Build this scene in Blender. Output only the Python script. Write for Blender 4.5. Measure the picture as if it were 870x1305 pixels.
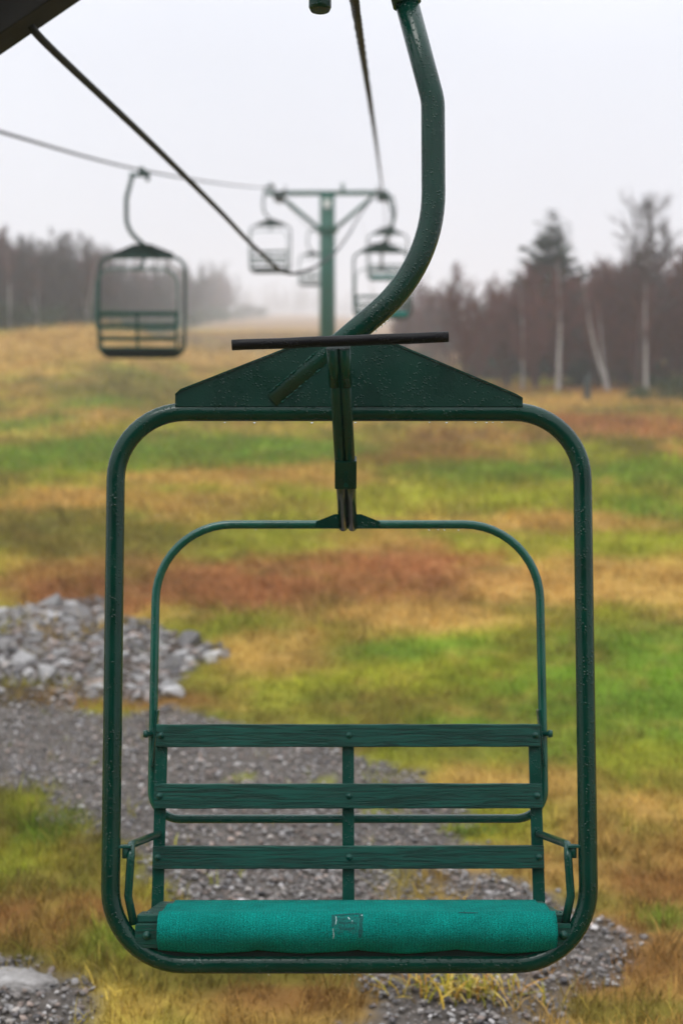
import bpy, bmesh, math, random
import numpy as np
from math import sin, cos, pi, radians, atan, tan, sqrt
from mathutils import Vector, Matrix

S = bpy.context.scene
COL = S.collection
for o in list(bpy.data.objects):
    bpy.data.objects.remove(o)

# ------------------------------------------------------------------ camera
EYE = 2.2
cam = bpy.data.cameras.new('camera')
cam_o = bpy.data.objects.new('camera', cam)
COL.objects.link(cam_o)
cam_o.location = (0, 0, EYE)
cam_o.rotation_euler = (radians(90 - 4.81), 0, radians(1.833))
cam.sensor_fit = 'VERTICAL'
cam.sensor_height = 36.0
cam.sensor_width = 24.0
cam.lens = 50.0
cam.clip_start = 0.05
cam.clip_end = 4000
cam.dof.use_dof = True
cam.dof.focus_distance = 3.42
cam.dof.aperture_fstop = 2.35
S.camera = cam_o

# ------------------------------------------------------------------ world, sun, exposure
SUN_EL, SUN_AZ = radians(66), radians(215)      # azimuth: compass style, from +Y towards +X
W = bpy.data.worlds.new('World')
S.world = W
W.use_nodes = True
nt = W.node_tree
nt.nodes.clear()
out = nt.nodes.new('ShaderNodeOutputWorld')
sky = nt.nodes.new('ShaderNodeTexSky')
sky.sky_type = 'NISHITA'
sky.sun_disc = False
sky.sun_elevation = SUN_EL
sky.sun_rotation = SUN_AZ
sky.air_density = 1.0
sky.dust_density = 4.0
hsv = nt.nodes.new('ShaderNodeHueSaturation')
hsv.inputs['Saturation'].default_value = 0.3
bg1 = nt.nodes.new('ShaderNodeBackground')
bg1.inputs['Strength'].default_value = 0.10
nt.links.new(sky.outputs[0], hsv.inputs['Color'])
nt.links.new(hsv.outputs[0], bg1.inputs['Color'])
tc = nt.nodes.new('ShaderNodeTexCoord')
sep = nt.nodes.new('ShaderNodeSeparateXYZ')
nt.links.new(tc.outputs['Generated'], sep.inputs[0])
ramp = nt.nodes.new('ShaderNodeValToRGB')
ramp.color_ramp.elements[0].position = 0.0
ramp.color_ramp.elements[0].color = (0.60, 0.62, 0.685, 1)
ramp.color_ramp.elements[1].position = 0.85
ramp.color_ramp.elements[1].color = (1.80, 1.84, 1.95, 1)
e = ramp.color_ramp.elements.new(0.22)
e.color = (0.75, 0.78, 0.865, 1)
nt.links.new(sep.outputs['Z'], ramp.inputs[0])
bg2 = nt.nodes.new('ShaderNodeBackground')
bg2.inputs['Strength'].default_value = 1.0
cn = nt.nodes.new('ShaderNodeTexNoise')
cn.inputs['Scale'].default_value = 3.2
cn.inputs['Detail'].default_value = 5
nt.links.new(tc.outputs['Generated'], cn.inputs['Vector'])
cr = nt.nodes.new('ShaderNodeValToRGB')
cr.color_ramp.elements[0].position = .3; cr.color_ramp.elements[0].color = (.93, .935, .95, 1)
cr.color_ramp.elements[1].position = .7; cr.color_ramp.elements[1].color = (1.04, 1.04, 1.04, 1)
nt.links.new(cn.outputs['Fac'], cr.inputs[0])
cm = nt.nodes.new('ShaderNodeMix'); cm.data_type = 'RGBA'; cm.blend_type = 'MULTIPLY'
cm.inputs['Factor'].default_value = 1
nt.links.new(ramp.outputs[0], cm.inputs['A']); nt.links.new(cr.outputs[0], cm.inputs['B'])
nt.links.new(cm.outputs['Result'], bg2.inputs['Color'])
mx = nt.nodes.new('ShaderNodeMixShader')
mx.inputs[0].default_value = 0.88
nt.links.new(bg1.outputs[0], mx.inputs[1])
nt.links.new(bg2.outputs[0], mx.inputs[2])
nt.links.new(mx.outputs[0], out.inputs['Surface'])

sun = bpy.data.lights.new('sun', 'SUN')
sun.energy = 1.0
sun.angle = radians(25)
sun.color = (1.0, 0.97, 0.92)
sun_o = bpy.data.objects.new('sun', sun)
COL.objects.link(sun_o)
sd = Vector((sin(SUN_AZ) * cos(SUN_EL), cos(SUN_AZ) * cos(SUN_EL), sin(SUN_EL)))
sun_o.rotation_euler = sd.to_track_quat('Z', 'Y').to_euler()
sun_o.location = (4, -6, 30)

S.view_settings.view_transform = 'Standard'
S.view_settings.look = 'None'
S.view_settings.exposure = 0.30
S.view_settings.gamma = 1.0
S.view_settings.use_curve_mapping = False
S.cycles.use_denoising = True
S.cycles.max_bounces = 8
S.cycles.volume_bounces = 2
S.cycles.transparent_max_bounces = 8
S.cycles.use_adaptive_sampling = False

# ------------------------------------------------------------------ object helpers
def tag(o, label=None, cat=None, group=None, kind=None):
    if label: o['label'] = label
    if cat: o['category'] = cat
    if group: o['group'] = group
    if kind: o['kind'] = kind
    return o

def empty(name, loc=(0, 0, 0), rot=(0, 0, 0)):
    o = bpy.data.objects.new(name, None)
    o.empty_display_size = 0.2
    o.location = loc
    o.rotation_euler = rot
    COL.objects.link(o)
    return o

def link(name, me, mat=None, parent=None):
    o = bpy.data.objects.new(name, me)
    if mat is not None and len(me.materials) == 0:
        me.materials.append(mat)
    COL.objects.link(o)
    if parent is not None:
        o.parent = parent
    return o

def kids(o, table={}):
    return [c for c in o.children]

def copy_tree(o, parent=None, keep=None, depth=0):
    c = o.copy()
    COL.objects.link(c)
    c.parent = parent
    for ch in o.children:
        if keep is None or keep(ch):
            copy_tree(ch, c, keep, depth + 1)
    return c

class MB:
    """collects verts and faces of one mesh"""
    def __init__(s):
        s.v, s.f, s.sm = [], [], []
    def add(s, vs, fs, smooth=True):
        b = len(s.v)
        s.v += [tuple(p) for p in vs]
        for f in fs:
            s.f.append(tuple(i + b for i in f))
            s.sm.append(smooth)
        return s
    def mesh(s, name='mesh'):
        me = bpy.data.meshes.new(name)
        me.from_pydata(s.v, [], s.f)
        me.polygons.foreach_set('use_smooth', s.sm)
        me.update()
        return me
    def build(s, name, mat, parent=None):
        return link(name, s.mesh(name), mat, parent)
    def tube(s, path, r, n=12, caps=True, smooth=True):
        P = [Vector(p) for p in path]
        R = r if isinstance(r, (list, tuple)) else [r] * len(P)
        T = []
        for i in range(len(P)):
            a = P[max(i - 1, 0)]; b = P[min(i + 1, len(P) - 1)]
            T.append((b - a).normalized())
        u = T[0].orthogonal().normalized()
        vs, fs = [], []
        for i, p in enumerate(P):
            u = (u - T[i] * u.dot(T[i])).normalized()
            w = T[i].cross(u)
            for k in range(n):
                a = 2 * pi * k / n
                vs.append(p + (u * cos(a) + w * sin(a)) * R[i])
        for i in range(len(P) - 1):
            for k in range(n):
                k2 = (k + 1) % n
                fs.append((i * n + k, i * n + k2, (i + 1) * n + k2, (i + 1) * n + k))
        s.add(vs, fs, smooth)
        if caps:
            b = len(s.v) - len(vs)
            s.f.append(tuple(b + k for k in reversed(range(n)))); s.sm.append(False)
            b2 = b + (len(P) - 1) * n
            s.f.append(tuple(b2 + k for k in range(n))); s.sm.append(False)
        return s
    def box(s, c, d, bev=0.0, rot=None, seg=2):
        bm = bmesh.new()
        bmesh.ops.create_cube(bm, size=1.0)
        bmesh.ops.scale(bm, vec=d, verts=bm.verts)
        if bev > 0:
            bmesh.ops.bevel(bm, geom=list(bm.edges), offset=bev, segments=seg, affect='EDGES', profile=0.5)
        M = Matrix.Translation(c) @ (rot.to_4x4() if rot is not None else Matrix())
        bmesh.ops.transform(bm, matrix=M, verts=bm.verts)
        s.bm(bm, False)
        return s
    def bm(s, bm, smooth=False):
        bm.verts.index_update()
        s.add([v.co.copy() for v in bm.verts], [[v.index for v in f.verts] for f in bm.faces], smooth)
        bm.free()
    def dome(s, c, axis, r, h, n=12):
        """bolt head: low dome on a short washer"""
        z = Vector(axis).normalized(); x = z.orthogonal().normalized(); y = z.cross(x)
        prof = [(r * 1.25, 0), (r * 1.25, h * .18), (r, h * .2), (r * .92, h * .55), (r * .6, h * .88), (0.001, h)]
        vs, fs = [], []
        for (rr, hh) in prof:
            for k in range(n):
                a = 2 * pi * k / n
                vs.append(Vector(c) + (x * cos(a) + y * sin(a)) * rr + z * hh)
        for i in range(len(prof) - 1):
            for k in range(n):
                k2 = (k + 1) % n
                fs.append((i * n + k, i * n + k2, (i + 1) * n + k2, (i + 1) * n + k))
        s.add(vs, fs, True)
        return s

def fillet(pts, rad, seg=8):
    """polyline with rounded corners; rad may be a list for the inner corners"""
    P = [Vector(p) for p in pts]
    res = [P[0]]
    for i in range(1, len(P) - 1):
        r = rad[i - 1] if isinstance(rad, (list, tuple)) else rad
        a = (P[i - 1] - P[i]).normalized(); b = (P[i + 1] - P[i]).normalized()
        ang = a.angle(b)
        if r <= 0 or ang > pi - 0.01:
            res.append(P[i]); continue
        t = r / tan(ang / 2)
        t = min(t, (P[i - 1] - P[i]).length * .98, (P[i + 1] - P[i]).length * .98)
        r2 = t * tan(ang / 2)
        c = P[i] + (a + b).normalized() * (r2 / sin(ang / 2))
        s0 = P[i] + a * t - c; s1 = P[i] + b * t - c
        for k in range(seg + 1):
            om = s0.angle(s1); q = k / seg
            res.append(c + (s0 * sin((1 - q) * om) + s1 * sin(q * om)) / sin(om))
    res.append(P[-1])
    return res

# ------------------------------------------------------------------ noise in numpy
def _hash(ix, iy, seed):
    h = (ix * 374761393 + iy * 668265263 + seed * 982451653) & 0x7fffffff
    h = ((h ^ (h >> 13)) * 1274126177) & 0x7fffffff
    h = h ^ (h >> 16)
    return (h & 0xffff) / 65535.0

def vnoise(x, y, seed=0):
    x = np.asarray(x, float); y = np.asarray(y, float)
    ix = np.floor(x).astype(np.int64); iy = np.floor(y).astype(np.int64)
    fx = x - ix; fy = y - iy
    fx = fx * fx * (3 - 2 * fx); fy = fy * fy * (3 - 2 * fy)
    a = _hash(ix, iy, seed); b = _hash(ix + 1, iy, seed)
    c = _hash(ix, iy + 1, seed); d = _hash(ix + 1, iy + 1, seed)
    return (a * (1 - fx) + b * fx) * (1 - fy) + (c * (1 - fx) + d * fx) * fy

def fbm(x, y, seed=0, o=4):
    s = 0; a = 0.5; f = 1.0; n = 0
    for k in range(o):
        s = s + a * vnoise(np.asarray(x) * f + 17.3 * k, np.asarray(y) * f - 9.1 * k, seed + k)
        n += a; a *= .5; f *= 2.03
    return s / n - 0.5          # about -0.5..0.5

def sstep(a, b, x):
    t = np.clip((x - a) / (b - a), 0, 1)
    return t * t * (3 - 2 * t)

# ------------------------------------------------------------------ terrain
_t = np.arange(-60, 1500.0)
_zl = np.interp(_t, [-60, 3, 5, 20, 40, 60, 90, 120, 180, 250, 400, 600, 900, 1500],
                [-.1, -.1, 0, .6, 1.4, 2.4, 4.6, 6.8, 10.2, 14.1, 22.6, 34.2, 51.4, 66])
_zr = np.interp(_t, [-60, 3, 5, 20, 40, 60, 90, 120, 180, 250, 400, 600, 900, 1500],
                [-.1, -.1, 0, .6, 1.4, 2.25, 3.5, 4.9, 8.2, 12.4, 21.0, 32, 44, 56])
def _smooth(z):
    k = np.ones(9) / 9.0
    zz = np.convolve(np.pad(z, 8, mode='edge'), k, 'same')[8:-8]
    w = sstep(12, 40, _t)
    return z * (1 - w) + zz * w
_zl = _smooth(_zl); _zr = _smooth(_zr)

def ground_z(X, Y):
    X = np.asarray(X, float); Y = np.asarray(Y, float)
    zl = np.interp(Y, _t, _zl); zr = np.interp(Y, _t, _zr)
    w = sstep(-0.06, 0.05, X / np.maximum(Y, 4.0))
    z = zl * (1 - w) + zr * w
    z = z + 2.0 * np.exp(-((Y - 82) / 24.0) ** 2) * sstep(-.12, -.2, X / np.maximum(Y, 4.0))
    far = sstep(3, 60, Y)
    z = z + fbm(X * .35, Y * .35, 5) * (.05 + .12 * far) + fbm(X * .06, Y * .06, 9, 3) * .35 * sstep(20, 90, Y)
    return z

def gz(x, y):
    return float(ground_z(np.array([x]), np.array([y]))[0])

def poly_sd(X, Y, poly):
    """signed distance, positive inside"""
    X = np.asarray(X, float); Y = np.asarray(Y, float)
    d = np.full(X.shape, 1e9); ins = np.zeros(X.shape, bool)
    n = len(poly)
    for i in range(n):
        x0, y0 = poly[i]; x1, y1 = poly[(i + 1) % n]
        ex, ey = x1 - x0, y1 - y0
        t = np.clip(((X - x0) * ex + (Y - y0) * ey) / (ex * ex + ey * ey), 0, 1)
        d = np.minimum(d, np.hypot(X - x0 - t * ex, Y - y0 - t * ey))
        c = ((y0 > Y) != (y1 > Y)) & (X < ex * (Y - y0) / (ey if ey != 0 else 1e-9) + x0)
        ins ^= c
    return np.where(ins, d, -d)

PATH = [(-9, 10.4), (-5, 9.7), (-2.53, 9.25), (-1.29, 8.95), (-.33, 8.2), (.116, 7.8), (.46, 7.1), (.55, 6.5), (.74, 6.1), (1.05, 5.75),
        (.93, 5.25), (.62, 4.9), (.7, 3.0), (-.6, 3.0), (-.02, 4.9), (-.1, 5.35), (-.35, 5.6), (-.72, 5.8), (-1.2, 6.4), (-1.75, 7.15), (-2.1, 7.4), (-5, 8.0), (-9, 8.4)]
LEDGE = [(-2.6, 5.42), (-1.42, 5.34), (-1.16, 5.18), (-1.0, 5.0), (-.95, 4.4), (-2.6, 4.4)]
SLAB = [(-1.9, 5.22), (-1.6, 5.24), (-1.46, 5.19), (-1.36, 5.21), (-1.25, 5.15), (-1.22, 5.09), (-1.29, 5.03), (-1.38, 5.06), (-1.5, 5.0), (-1.7, 5.03), (-1.9, 4.95)]
RUBBLE = [(-7, 13.2), (-3.26, 12.1), (-2.94, 12.9), (-2.5, 12.8), (-1.78, 11.6), (-1.3, 10.6), (-1.33, 10.1), (-1.5, 9.3), (-2.48, 9.2), (-5, 9.8), (-7, 10.2)]

def gravel_mask(X, Y):
    n = fbm(X * 2.2, Y * 2.2, 31) * .48 + fbm(X * 7, Y * 7, 37, 3) * .34
    right = sstep(-.1, .35, X) * sstep(7.6, 6.6, Y) * .10
    a = sstep(-.10, .09, poly_sd(X, Y, PATH) + n - right * (1 + 2.5 * fbm(X * 1.7, Y * 1.7, 77)))
    b = sstep(-.06, .05, poly_sd(X, Y, LEDGE) + n * .5)
    tuf = sstep(.10, .22, fbm(X * 1.5 + 4, Y * 1.3, 83)) * sstep(-.3, .6, X) * .8 * (.25 + .75 * sstep(5.1, 5.9, Y)) + sstep(.24, .34, fbm(X * 2.1, Y * 2.1, 87)) * .6
    return np.maximum(a, b) * (1 - np.clip(tuf, 0, 1))

def rubble_mask(X, Y):
    n = fbm(X * 1.3, Y * 1.3, 41) * .7
    return sstep(-.08, .12, poly_sd(X, Y, RUBBLE) + n)

PAL = dict(green=(.116, .205, .013), ygreen=(.260, .275, .018), olive=(.140, .120, .018), tan=(.275, .160, .044), straw=(.430, .255, .066),
           brown=(.235, .112, .032), rust=(.285, .112, .040))
PATCH = [(-1.48,6.19,0.58,0.99,'olive'),(-1.12,5.42,0.75,0.27,'olive'),(-1.62,6.77,0.22,0.32,'green'),(-1.38,5.78,0.19,0.17,'brown'),(-0.46,5.16,0.51,0.25,'olive'),(-0.71,5.2,0.3,0.16,'olive'),(-2.1,9.25,1.4,.3,'brown'),(-.45,5.3,.3,.2,'olive'),(-1.84,7.22,0.16,0.17,'ygreen'),(1.13,6.67,0.48,0.72,'tan'),(0.51,6.28,0.42,0.36,'tan'),(0.99,5.40,0.45,0.38,'brown'),(1.45,5.6,0.4,0.5,'tan'),(-1.3,5.62,0.5,0.22,'brown'),(-.9,5.5,.3,.16,'green'),(.95,4.95,.3,.12,'olive'),(-.35,4.98,.3,.12,'brown'),(-1.75,6.35,.3,.2,'ygreen'),(0.81,5.94,0.26,0.16,'olive'),(1.17,6.10,0.20,0.21,'brown'),(1.17,5.78,0.13,0.12,'green'),(0.37,10.06,1.00,1.42,'ygreen'),(1.5,9.20,1.15,1.75,'green'),(2.2,10.3,0.9,1.6,'green'),(-0.39,9.61,0.74,0.64,'ygreen'),(1.42,7.87,0.35,0.57,'ygreen'),(0.62,7.60,0.50,0.40,'straw'),(1.34,7.22,0.24,0.24,'straw'),(0.16,10.80,0.83,0.43,'green'),(0.51,8.65,0.38,0.17,'green'),(-0.85,10.80,0.48,0.81,'straw'),(-0.07,9.20,0.61,0.39,'olive'),(-0.56,13.92,2.00,1.81,'rust'),(-1.39,13.08,0.79,0.99,'rust'),(-3.33,13.92,0.77,1.35,'brown'),(0.45,15.0,0.85,1.1,'rust'),(2.05,13.92,1.08,1.81,'straw'),(2.81,16.57,0.91,1.27,'ygreen'),(0.44,12.00,0.93,0.50,'straw'),(-0.39,16.57,1.10,0.76,'straw'),(-2.69,13.08,0.87,0.99,'rust'),(0.32,21.48,2.37,2.69,'ygreen'),(3.16,21.48,1.66,2.14,'ygreen'),(2.09,18.31,1.62,1.08,'straw'),(-1.76,16.57,1.46,1.14,'ygreen'),(-3.32,16.57,1.10,1.27,'olive'),(-3.31,20.47,1.58,1.75,'straw'),(-4.89,20.47,0.90,1.94,'straw'),(-0.96,23.83,1.18,1.57,'straw'),(1.02,27.61,1.68,3.56,'brown'),(3.64,19.55,0.65,1.32,'green'),(-4.06,18.71,0.83,1.21,'olive'),(-3.79,29.48,3.58,4.50,'green'),(-6.81,28.52,1.89,4.80,'green'),(-1.84,29.48,1.63,3.03,'green'),(2.05,25.21,1.95,2.36,'green'),(4.55,25.21,1.11,2.96,'green'),(3.73,28.52,1.26,1.50,'ygreen'),(-3.20,23.83,1.58,1.57,'straw'),(6.27,37.01,2.86,4.47,'rust'),(5.07,40.46,2.68,3.03,'rust'),(2.01,34.11,2.26,2.69,'brown'),(6.78,49.70,4.39,4.58,'straw'),(8.05,44.61,1.97,2.29,'olive'),(8.60,58.38,5.15,3.94,'rust'),(-9.24,38.66,2.13,6.35,'straw'),(-9.11,52.72,3.49,9.21,'olive'),(-15.86,69.58,4.61,13.87,'straw'),(-11.11,82.84,6.86,12.92,'straw'),(-31.98,133.82,8.86,30.22,'olive'),(-29.06,158.15,17.46,29.74,'green'),(-9.46,37.01,1.23,3.17,'green'),(-9.18,44.61,1.48,2.76,'green'),(-16.84,158.15,10.47,29.74,'straw')]

def turf_colour(X, Y):
    X = np.asarray(X, float); Y = np.asarray(Y, float)
    def L(n): return np.array(PAL[n])
    sc = 1.0 / (0.35 + .06 * np.maximum(Y, 0))
    n1 = fbm(X * .9, Y * .45, 101); n2 = fbm(X * .8, Y * .4, 113)
    m1 = sstep(-.12, .15, n1)[:, None]; m2 = sstep(-.1, .2, n2)[:, None]
    c = L('olive') * (1 - m1) + L('ygreen') * m1
    c = c * (1 - m2 * .75) + L('straw') * m2 * .75
    fw = sstep(55, 140, Y)[:, None] * .9
    c = c * (1 - fw) + np.array((.27, .165, .105)) * fw
    wx = fbm(X * 1.1, Y * .8, 131) * .9; wy = fbm(X * 1.1, Y * .8, 139) * .9
    rag = fbm(X * 3.1, Y * 1.6, 151) * 1.3
    for (px, py, rx, ry, nm) in PATCH:
        k = np.hypot((X - px) / (rx * 1.1) + wx * .6, (Y - py) / (ry * 1.1) + wy * .6)
        a = (1 - sstep(.45, 1.25, k + rag * .7))[:, None] * .86
        c = c * (1 - a) + L(nm) * a
    # fine mottling: dead straw, moss and brown spots
    f1 = sstep(.06, .28, fbm(X * 5.5, Y * 4.0, 163))[:, None] * .26
    c = c * (1 - f1) + L('brown') * f1
    f2 = sstep(.08, .30, fbm(X * 4.1, Y * 3.1, 173))[:, None] * .30
    c = c * (1 - f2) + L('straw') * f2
    f3 = sstep(.10, .30, fbm(X * 3.6, Y * 2.6, 181))[:, None] * .28
    c = c * (1 - f3) + L('green') * f3
    far = sstep(14, 60, Y)
    v1 = fbm(X * 1.9, Y * 1.3, 191, 4); v2 = fbm(X * .45, Y * .30, 193, 3)
    c = c * np.clip(1 + .85 * v1 * (1 - .5 * far) + .45 * v2, .35, 1.8)[:, None]
    return c

# ------------------------------------------------------------------ materials
def new_mat(name):
    m = bpy.data.materials.new(name)
    m.use_nodes = True
    nt = m.node_tree
    b = nt.nodes['Principled BSDF']
    return m, nt, b

def N(nt, kind, **kw):
    n = nt.nodes.new(kind)
    for k, v in kw.items():
        setattr(n, k, v)
    return n

def noise(nt, vec, scale, detail=4, rough=.55):
    n = N(nt, 'ShaderNodeTexNoise')
    n.inputs['Scale'].default_value = scale
    n.inputs['Detail'].default_value = detail
    n.inputs['Roughness'].default_value = rough
    if vec is not None: nt.links.new(vec, n.inputs['Vector'])
    return n

def rampn(nt, fac, stops):
    r = N(nt, 'ShaderNodeValToRGB')
    el = r.color_ramp.elements
    while len(el) < len(stops): el.new(.5)
    for q, (p, c) in zip(el, stops):
        q.position = p
        q.color = (c[0], c[1], c[2], 1) if isinstance(c, (tuple, list)) else (c, c, c, 1)
    nt.links.new(fac, r.inputs[0])
    return r

def bump(nt, b, height, strength, dist, prev=None):
    n = N(nt, 'ShaderNodeBump')
    n.inputs['Strength'].default_value = strength
    n.inputs['Distance'].default_value = dist
    nt.links.new(height, n.inputs['Height'])
    if prev is not None: nt.links.new(prev.outputs[0], n.inputs['Normal'])
    nt.links.new(n.outputs[0], b.inputs['Normal'])
    return n

def mat_paint(name, dark, light, rough=.3, drops=True, scale=1.0, chips=0.0, spec=.28):
    m, nt, b = new_mat(name)
    tc = N(nt, 'ShaderNodeTexCoord')
    v = tc.outputs['Object']
    n = noise(nt, v, 9 * scale, 6, .6)
    r = rampn(nt, n.outputs['Fac'], [(.3, dark), (.72, light)])
    col = r.outputs[0]
    if chips:
        n3 = noise(nt, v, 55 * scale, 5, .7)
        k = rampn(nt, n3.outputs['Fac'], [(.70, 0), (.745, 1)])
        n4 = noise(nt, v, 7 * scale, 2, .5)
        k2 = rampn(nt, n4.outputs['Fac'], [(.52, 0), (.62, 1)])
        mu = N(nt, 'ShaderNodeMath', operation='MULTIPLY')
        nt.links.new(k.outputs[0], mu.inputs[0]); nt.links.new(k2.outputs[0], mu.inputs[1])
        mi = N(nt, 'ShaderNodeMix', data_type='RGBA')
        nt.links.new(mu.outputs[0], mi.inputs['Factor'])
        nt.links.new(col, mi.inputs['A'])
        mi.inputs['B'].default_value = (chips, chips * 1.35, chips * 1.25, 1)
        col = mi.outputs['Result']
    nt.links.new(col, b.inputs['Base Color'])
    rr = rampn(nt, n.outputs['Fac'], [(.3, rough * .75), (.7, rough * 1.25)])
    nt.links.new(rr.outputs[0], b.inputs['Roughness'])
    n2 = noise(nt, v, 240 * scale, 2, .5)
    b1 = bump(nt, b, n2.outputs['Fac'], .18, .002)
    if drops:
        vo = N(nt, 'ShaderNodeTexVoronoi')
        vo.inputs['Scale'].default_value = 125 * scale
        vo.inputs['Randomness'].default_value = 1.0
        nt.links.new(v, vo.inputs['Vector'])
        d = rampn(nt, vo.outputs['Distance'], [(.0, 1), (.18, .8), (.34, 0)])
        wn = noise(nt, v, 26 * scale, 2, .5)
        wk = rampn(nt, wn.outputs['Fac'], [(.40, 0), (.56, 1)])
        mu = N(nt, 'ShaderNodeMath', operation='MULTIPLY')
        nt.links.new(d.outputs[0], mu.inputs[0]); nt.links.new(wk.outputs[0], mu.inputs[1])
        bump(nt, b, mu.outputs[0], .55, .003, b1)
    b.inputs['Specular IOR Level'].default_value = spec
    return m

def mat_wood(name, dark, light):
    m, nt, b = new_mat(name)
    tc = N(nt, 'ShaderNodeTexCoord')
    mp = N(nt, 'ShaderNodeMapping')
    mp.inputs['Scale'].default_value = (4, 90, 115)
    nt.links.new(tc.outputs['Object'], mp.inputs[0])
    n = noise(nt, mp.outputs[0], 1.6, 6, .62)
    n.inputs['Distortion'].default_value = 1.2
    big = noise(nt, tc.outputs['Object'], 6, 3, .5)
    r = rampn(nt, n.outputs['Fac'], [(.28, dark), (.6, light)])
    mi = N(nt, 'ShaderNodeMix', data_type='RGBA', blend_type='MULTIPLY')
    mi.inputs['Factor'].default_value = .5
    r2 = rampn(nt, big.outputs['Fac'], [(.3, .55), (.7, 1.0)])
    nt.links.new(r.outputs[0], mi.inputs['A']); nt.links.new(r2.outputs[0], mi.inputs['B'])
    nt.links.new(mi.outputs['Result'], b.inputs['Base Color'])
    crack = rampn(nt, n.outputs['Fac'], [(.36, 0), (.5, 1)])
    bump(nt, b, crack.outputs[0], .8, .003)
    b.inputs['Roughness'].default_value = .48
    b.inputs['Specular IOR Level'].default_value = .25
    return m

def mat_plain(name, a, c, scale=20, rough=.8, bs=.3, bd=.01, metal=0.0, stretch=None):
    m, nt, b = new_mat(name)
    tc = N(nt, 'ShaderNodeTexCoord')
    v = tc.outputs['Object']
    if stretch:
        mp = N(nt, 'ShaderNodeMapping'); mp.inputs['Scale'].default_value = stretch
        nt.links.new(v, mp.inputs[0]); v = mp.outputs[0]
    n = noise(nt, v, scale, 6, .6)
    r = rampn(nt, n.outputs['Fac'], [(.3, a), (.7, c)])
    nt.links.new(r.outputs[0], b.inputs['Base Color'])
    b.inputs['Roughness'].default_value = rough
    b.inputs['Metallic'].default_value = metal
    b.inputs['Specular IOR Level'].default_value = .2
    if bs: bump(nt, b, n.outputs['Fac'], bs, bd)
    return m

def mat_attr(name, rough=.85, var=.25, scale=3.0, bumpd=0, spec=.3, trans=0):
    """colour read from the mesh's own colour attribute (what grows or lies there), plus noise"""
    m, nt, b = new_mat(name)
    at = N(nt, 'ShaderNodeAttribute'); at.attribute_name = 'Col'
    ge = N(nt, 'ShaderNodeNewGeometry')
    n = noise(nt, ge.outputs['Position'], scale, 8, .65)
    r = rampn(nt, n.outputs['Fac'], [(.25, 1 - var), (.75, 1 + var)])
    mi = N(nt, 'ShaderNodeMix', data_type='RGBA', blend_type='MULTIPLY')
    mi.inputs['Factor'].default_value = 1
    nt.links.new(at.outputs['Color'], mi.inputs['A']); nt.links.new(r.outputs[0], mi.inputs['B'])
    nt.links.new(mi.outputs['Result'], b.inputs['Base Color'])
    b.inputs['Roughness'].default_value = rough
    b.inputs['Specular IOR Level'].default_value = spec
    if bumpd: bump(nt, b, n.outputs['Fac'], .6, bumpd)
    return m

M = {}
M['paint'] = mat_paint('green_gloss_paint', (.0002, .0185, .0112), (.0004, .034, .0215), .13, chips=.05, spec=.27)
M['hoop'] = mat_paint('green_bar_sky_sheen', (.0008, .050, .033), (.0016, .085, .058), .2, scale=1.1, spec=.5)  # base lightened to stand in for sky reflected on the safety bar
M['plate'] = mat_paint('green_plate_paint', (.0002, .017, .0105), (.0005, .028, .0175), .30, chips=.10, spec=.18)
M['bar'] = mat_paint('green_bar_paint', (.0004, .030, .0195), (.001, .052, .036), .22, scale=1.1)
M['wood'] = mat_wood('green_painted_wood', (.0004, .022, .0150), (.0016, .066, .047))
M['bolt'] = mat_paint('green_bolt_paint', (.001, .034, .025), (.003, .06, .045), .3, drops=False)
M['rubber'] = mat_paint('black_rubber', (.0012, .0012, .0018), (.004, .004, .0052), .40, scale=1.0, spec=.14)
M['tower'] = mat_paint('tower_green_paint', (.0015, .058, .037), (.003, .085, .056), .45, drops=False, scale=.4)
M['sheave'] = mat_plain('dark_sheave_steel', (.012, .018, .016), (.035, .05, .045), 6, .5, .2)
M['rope'] = mat_plain('wire_rope_steel', (.006, .006, .006), (.022, .020, .019), 30, .55, .4, .004)
M['cable'] = mat_plain('black_cable_jacket', (.003, .0035, .0035), (.007, .008, .008), 10, .6, .1)
M['rust'] = mat_plain('dark_rusty_steel', (.0035, .0032, .002), (.008, .007, .004), 14, .7, .4, .004)
M['bark'] = mat_plain('brown_bark', (.045, .028, .026), (.10, .066, .06), 8, .9, .5, .02, stretch=(1, 1, .25))
M['twig'] = mat_plain('purple_brown_twigs', (.070, .024, .021), (.145, .053, .044), 2.2, .9, 0)
M['greytwig'] = mat_plain('grey_brown_twigs', (.035, .025, .025), (.075, .055, .053), 2.2, .9, 0)
M['birch'] = mat_plain('pale_birch_bark', (.15, .13, .12), (.50, .47, .44), 5, .8, .3, .01, stretch=(1, 1, 2.5))
M['needle'] = mat_plain('spruce_needles', (.008, .020, .013), (.022, .045, .025), 3, .8, 0)
M['shrub'] = mat_plain('dark_shrub_leaves', (.016, .030, .010), (.045, .065, .02), 3, .8, 0)
M['ground'] = mat_attr('grassy_ground', .95, .35, 7.0, .03, .1)
M['blade'] = mat_attr('grass_blades', .75, .22, 40.0, 0, .08)
M['pebble'] = mat_attr('gravel_pebbles', .6, .2, 60.0, 0, .45)
M['blocker'] = mat_plain('dark_blocker_boards', (.018, .014, .010), (.04, .03, .022), 6, .8, .3, .004, stretch=(8, 8, .6))  # boards of the added light block, dark to dim reflections
M['white'] = mat_plain('pale_plate', (.5, .52, .5), (.65, .67, .66), 10, .5, .1)
M['drop'] = None

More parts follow.
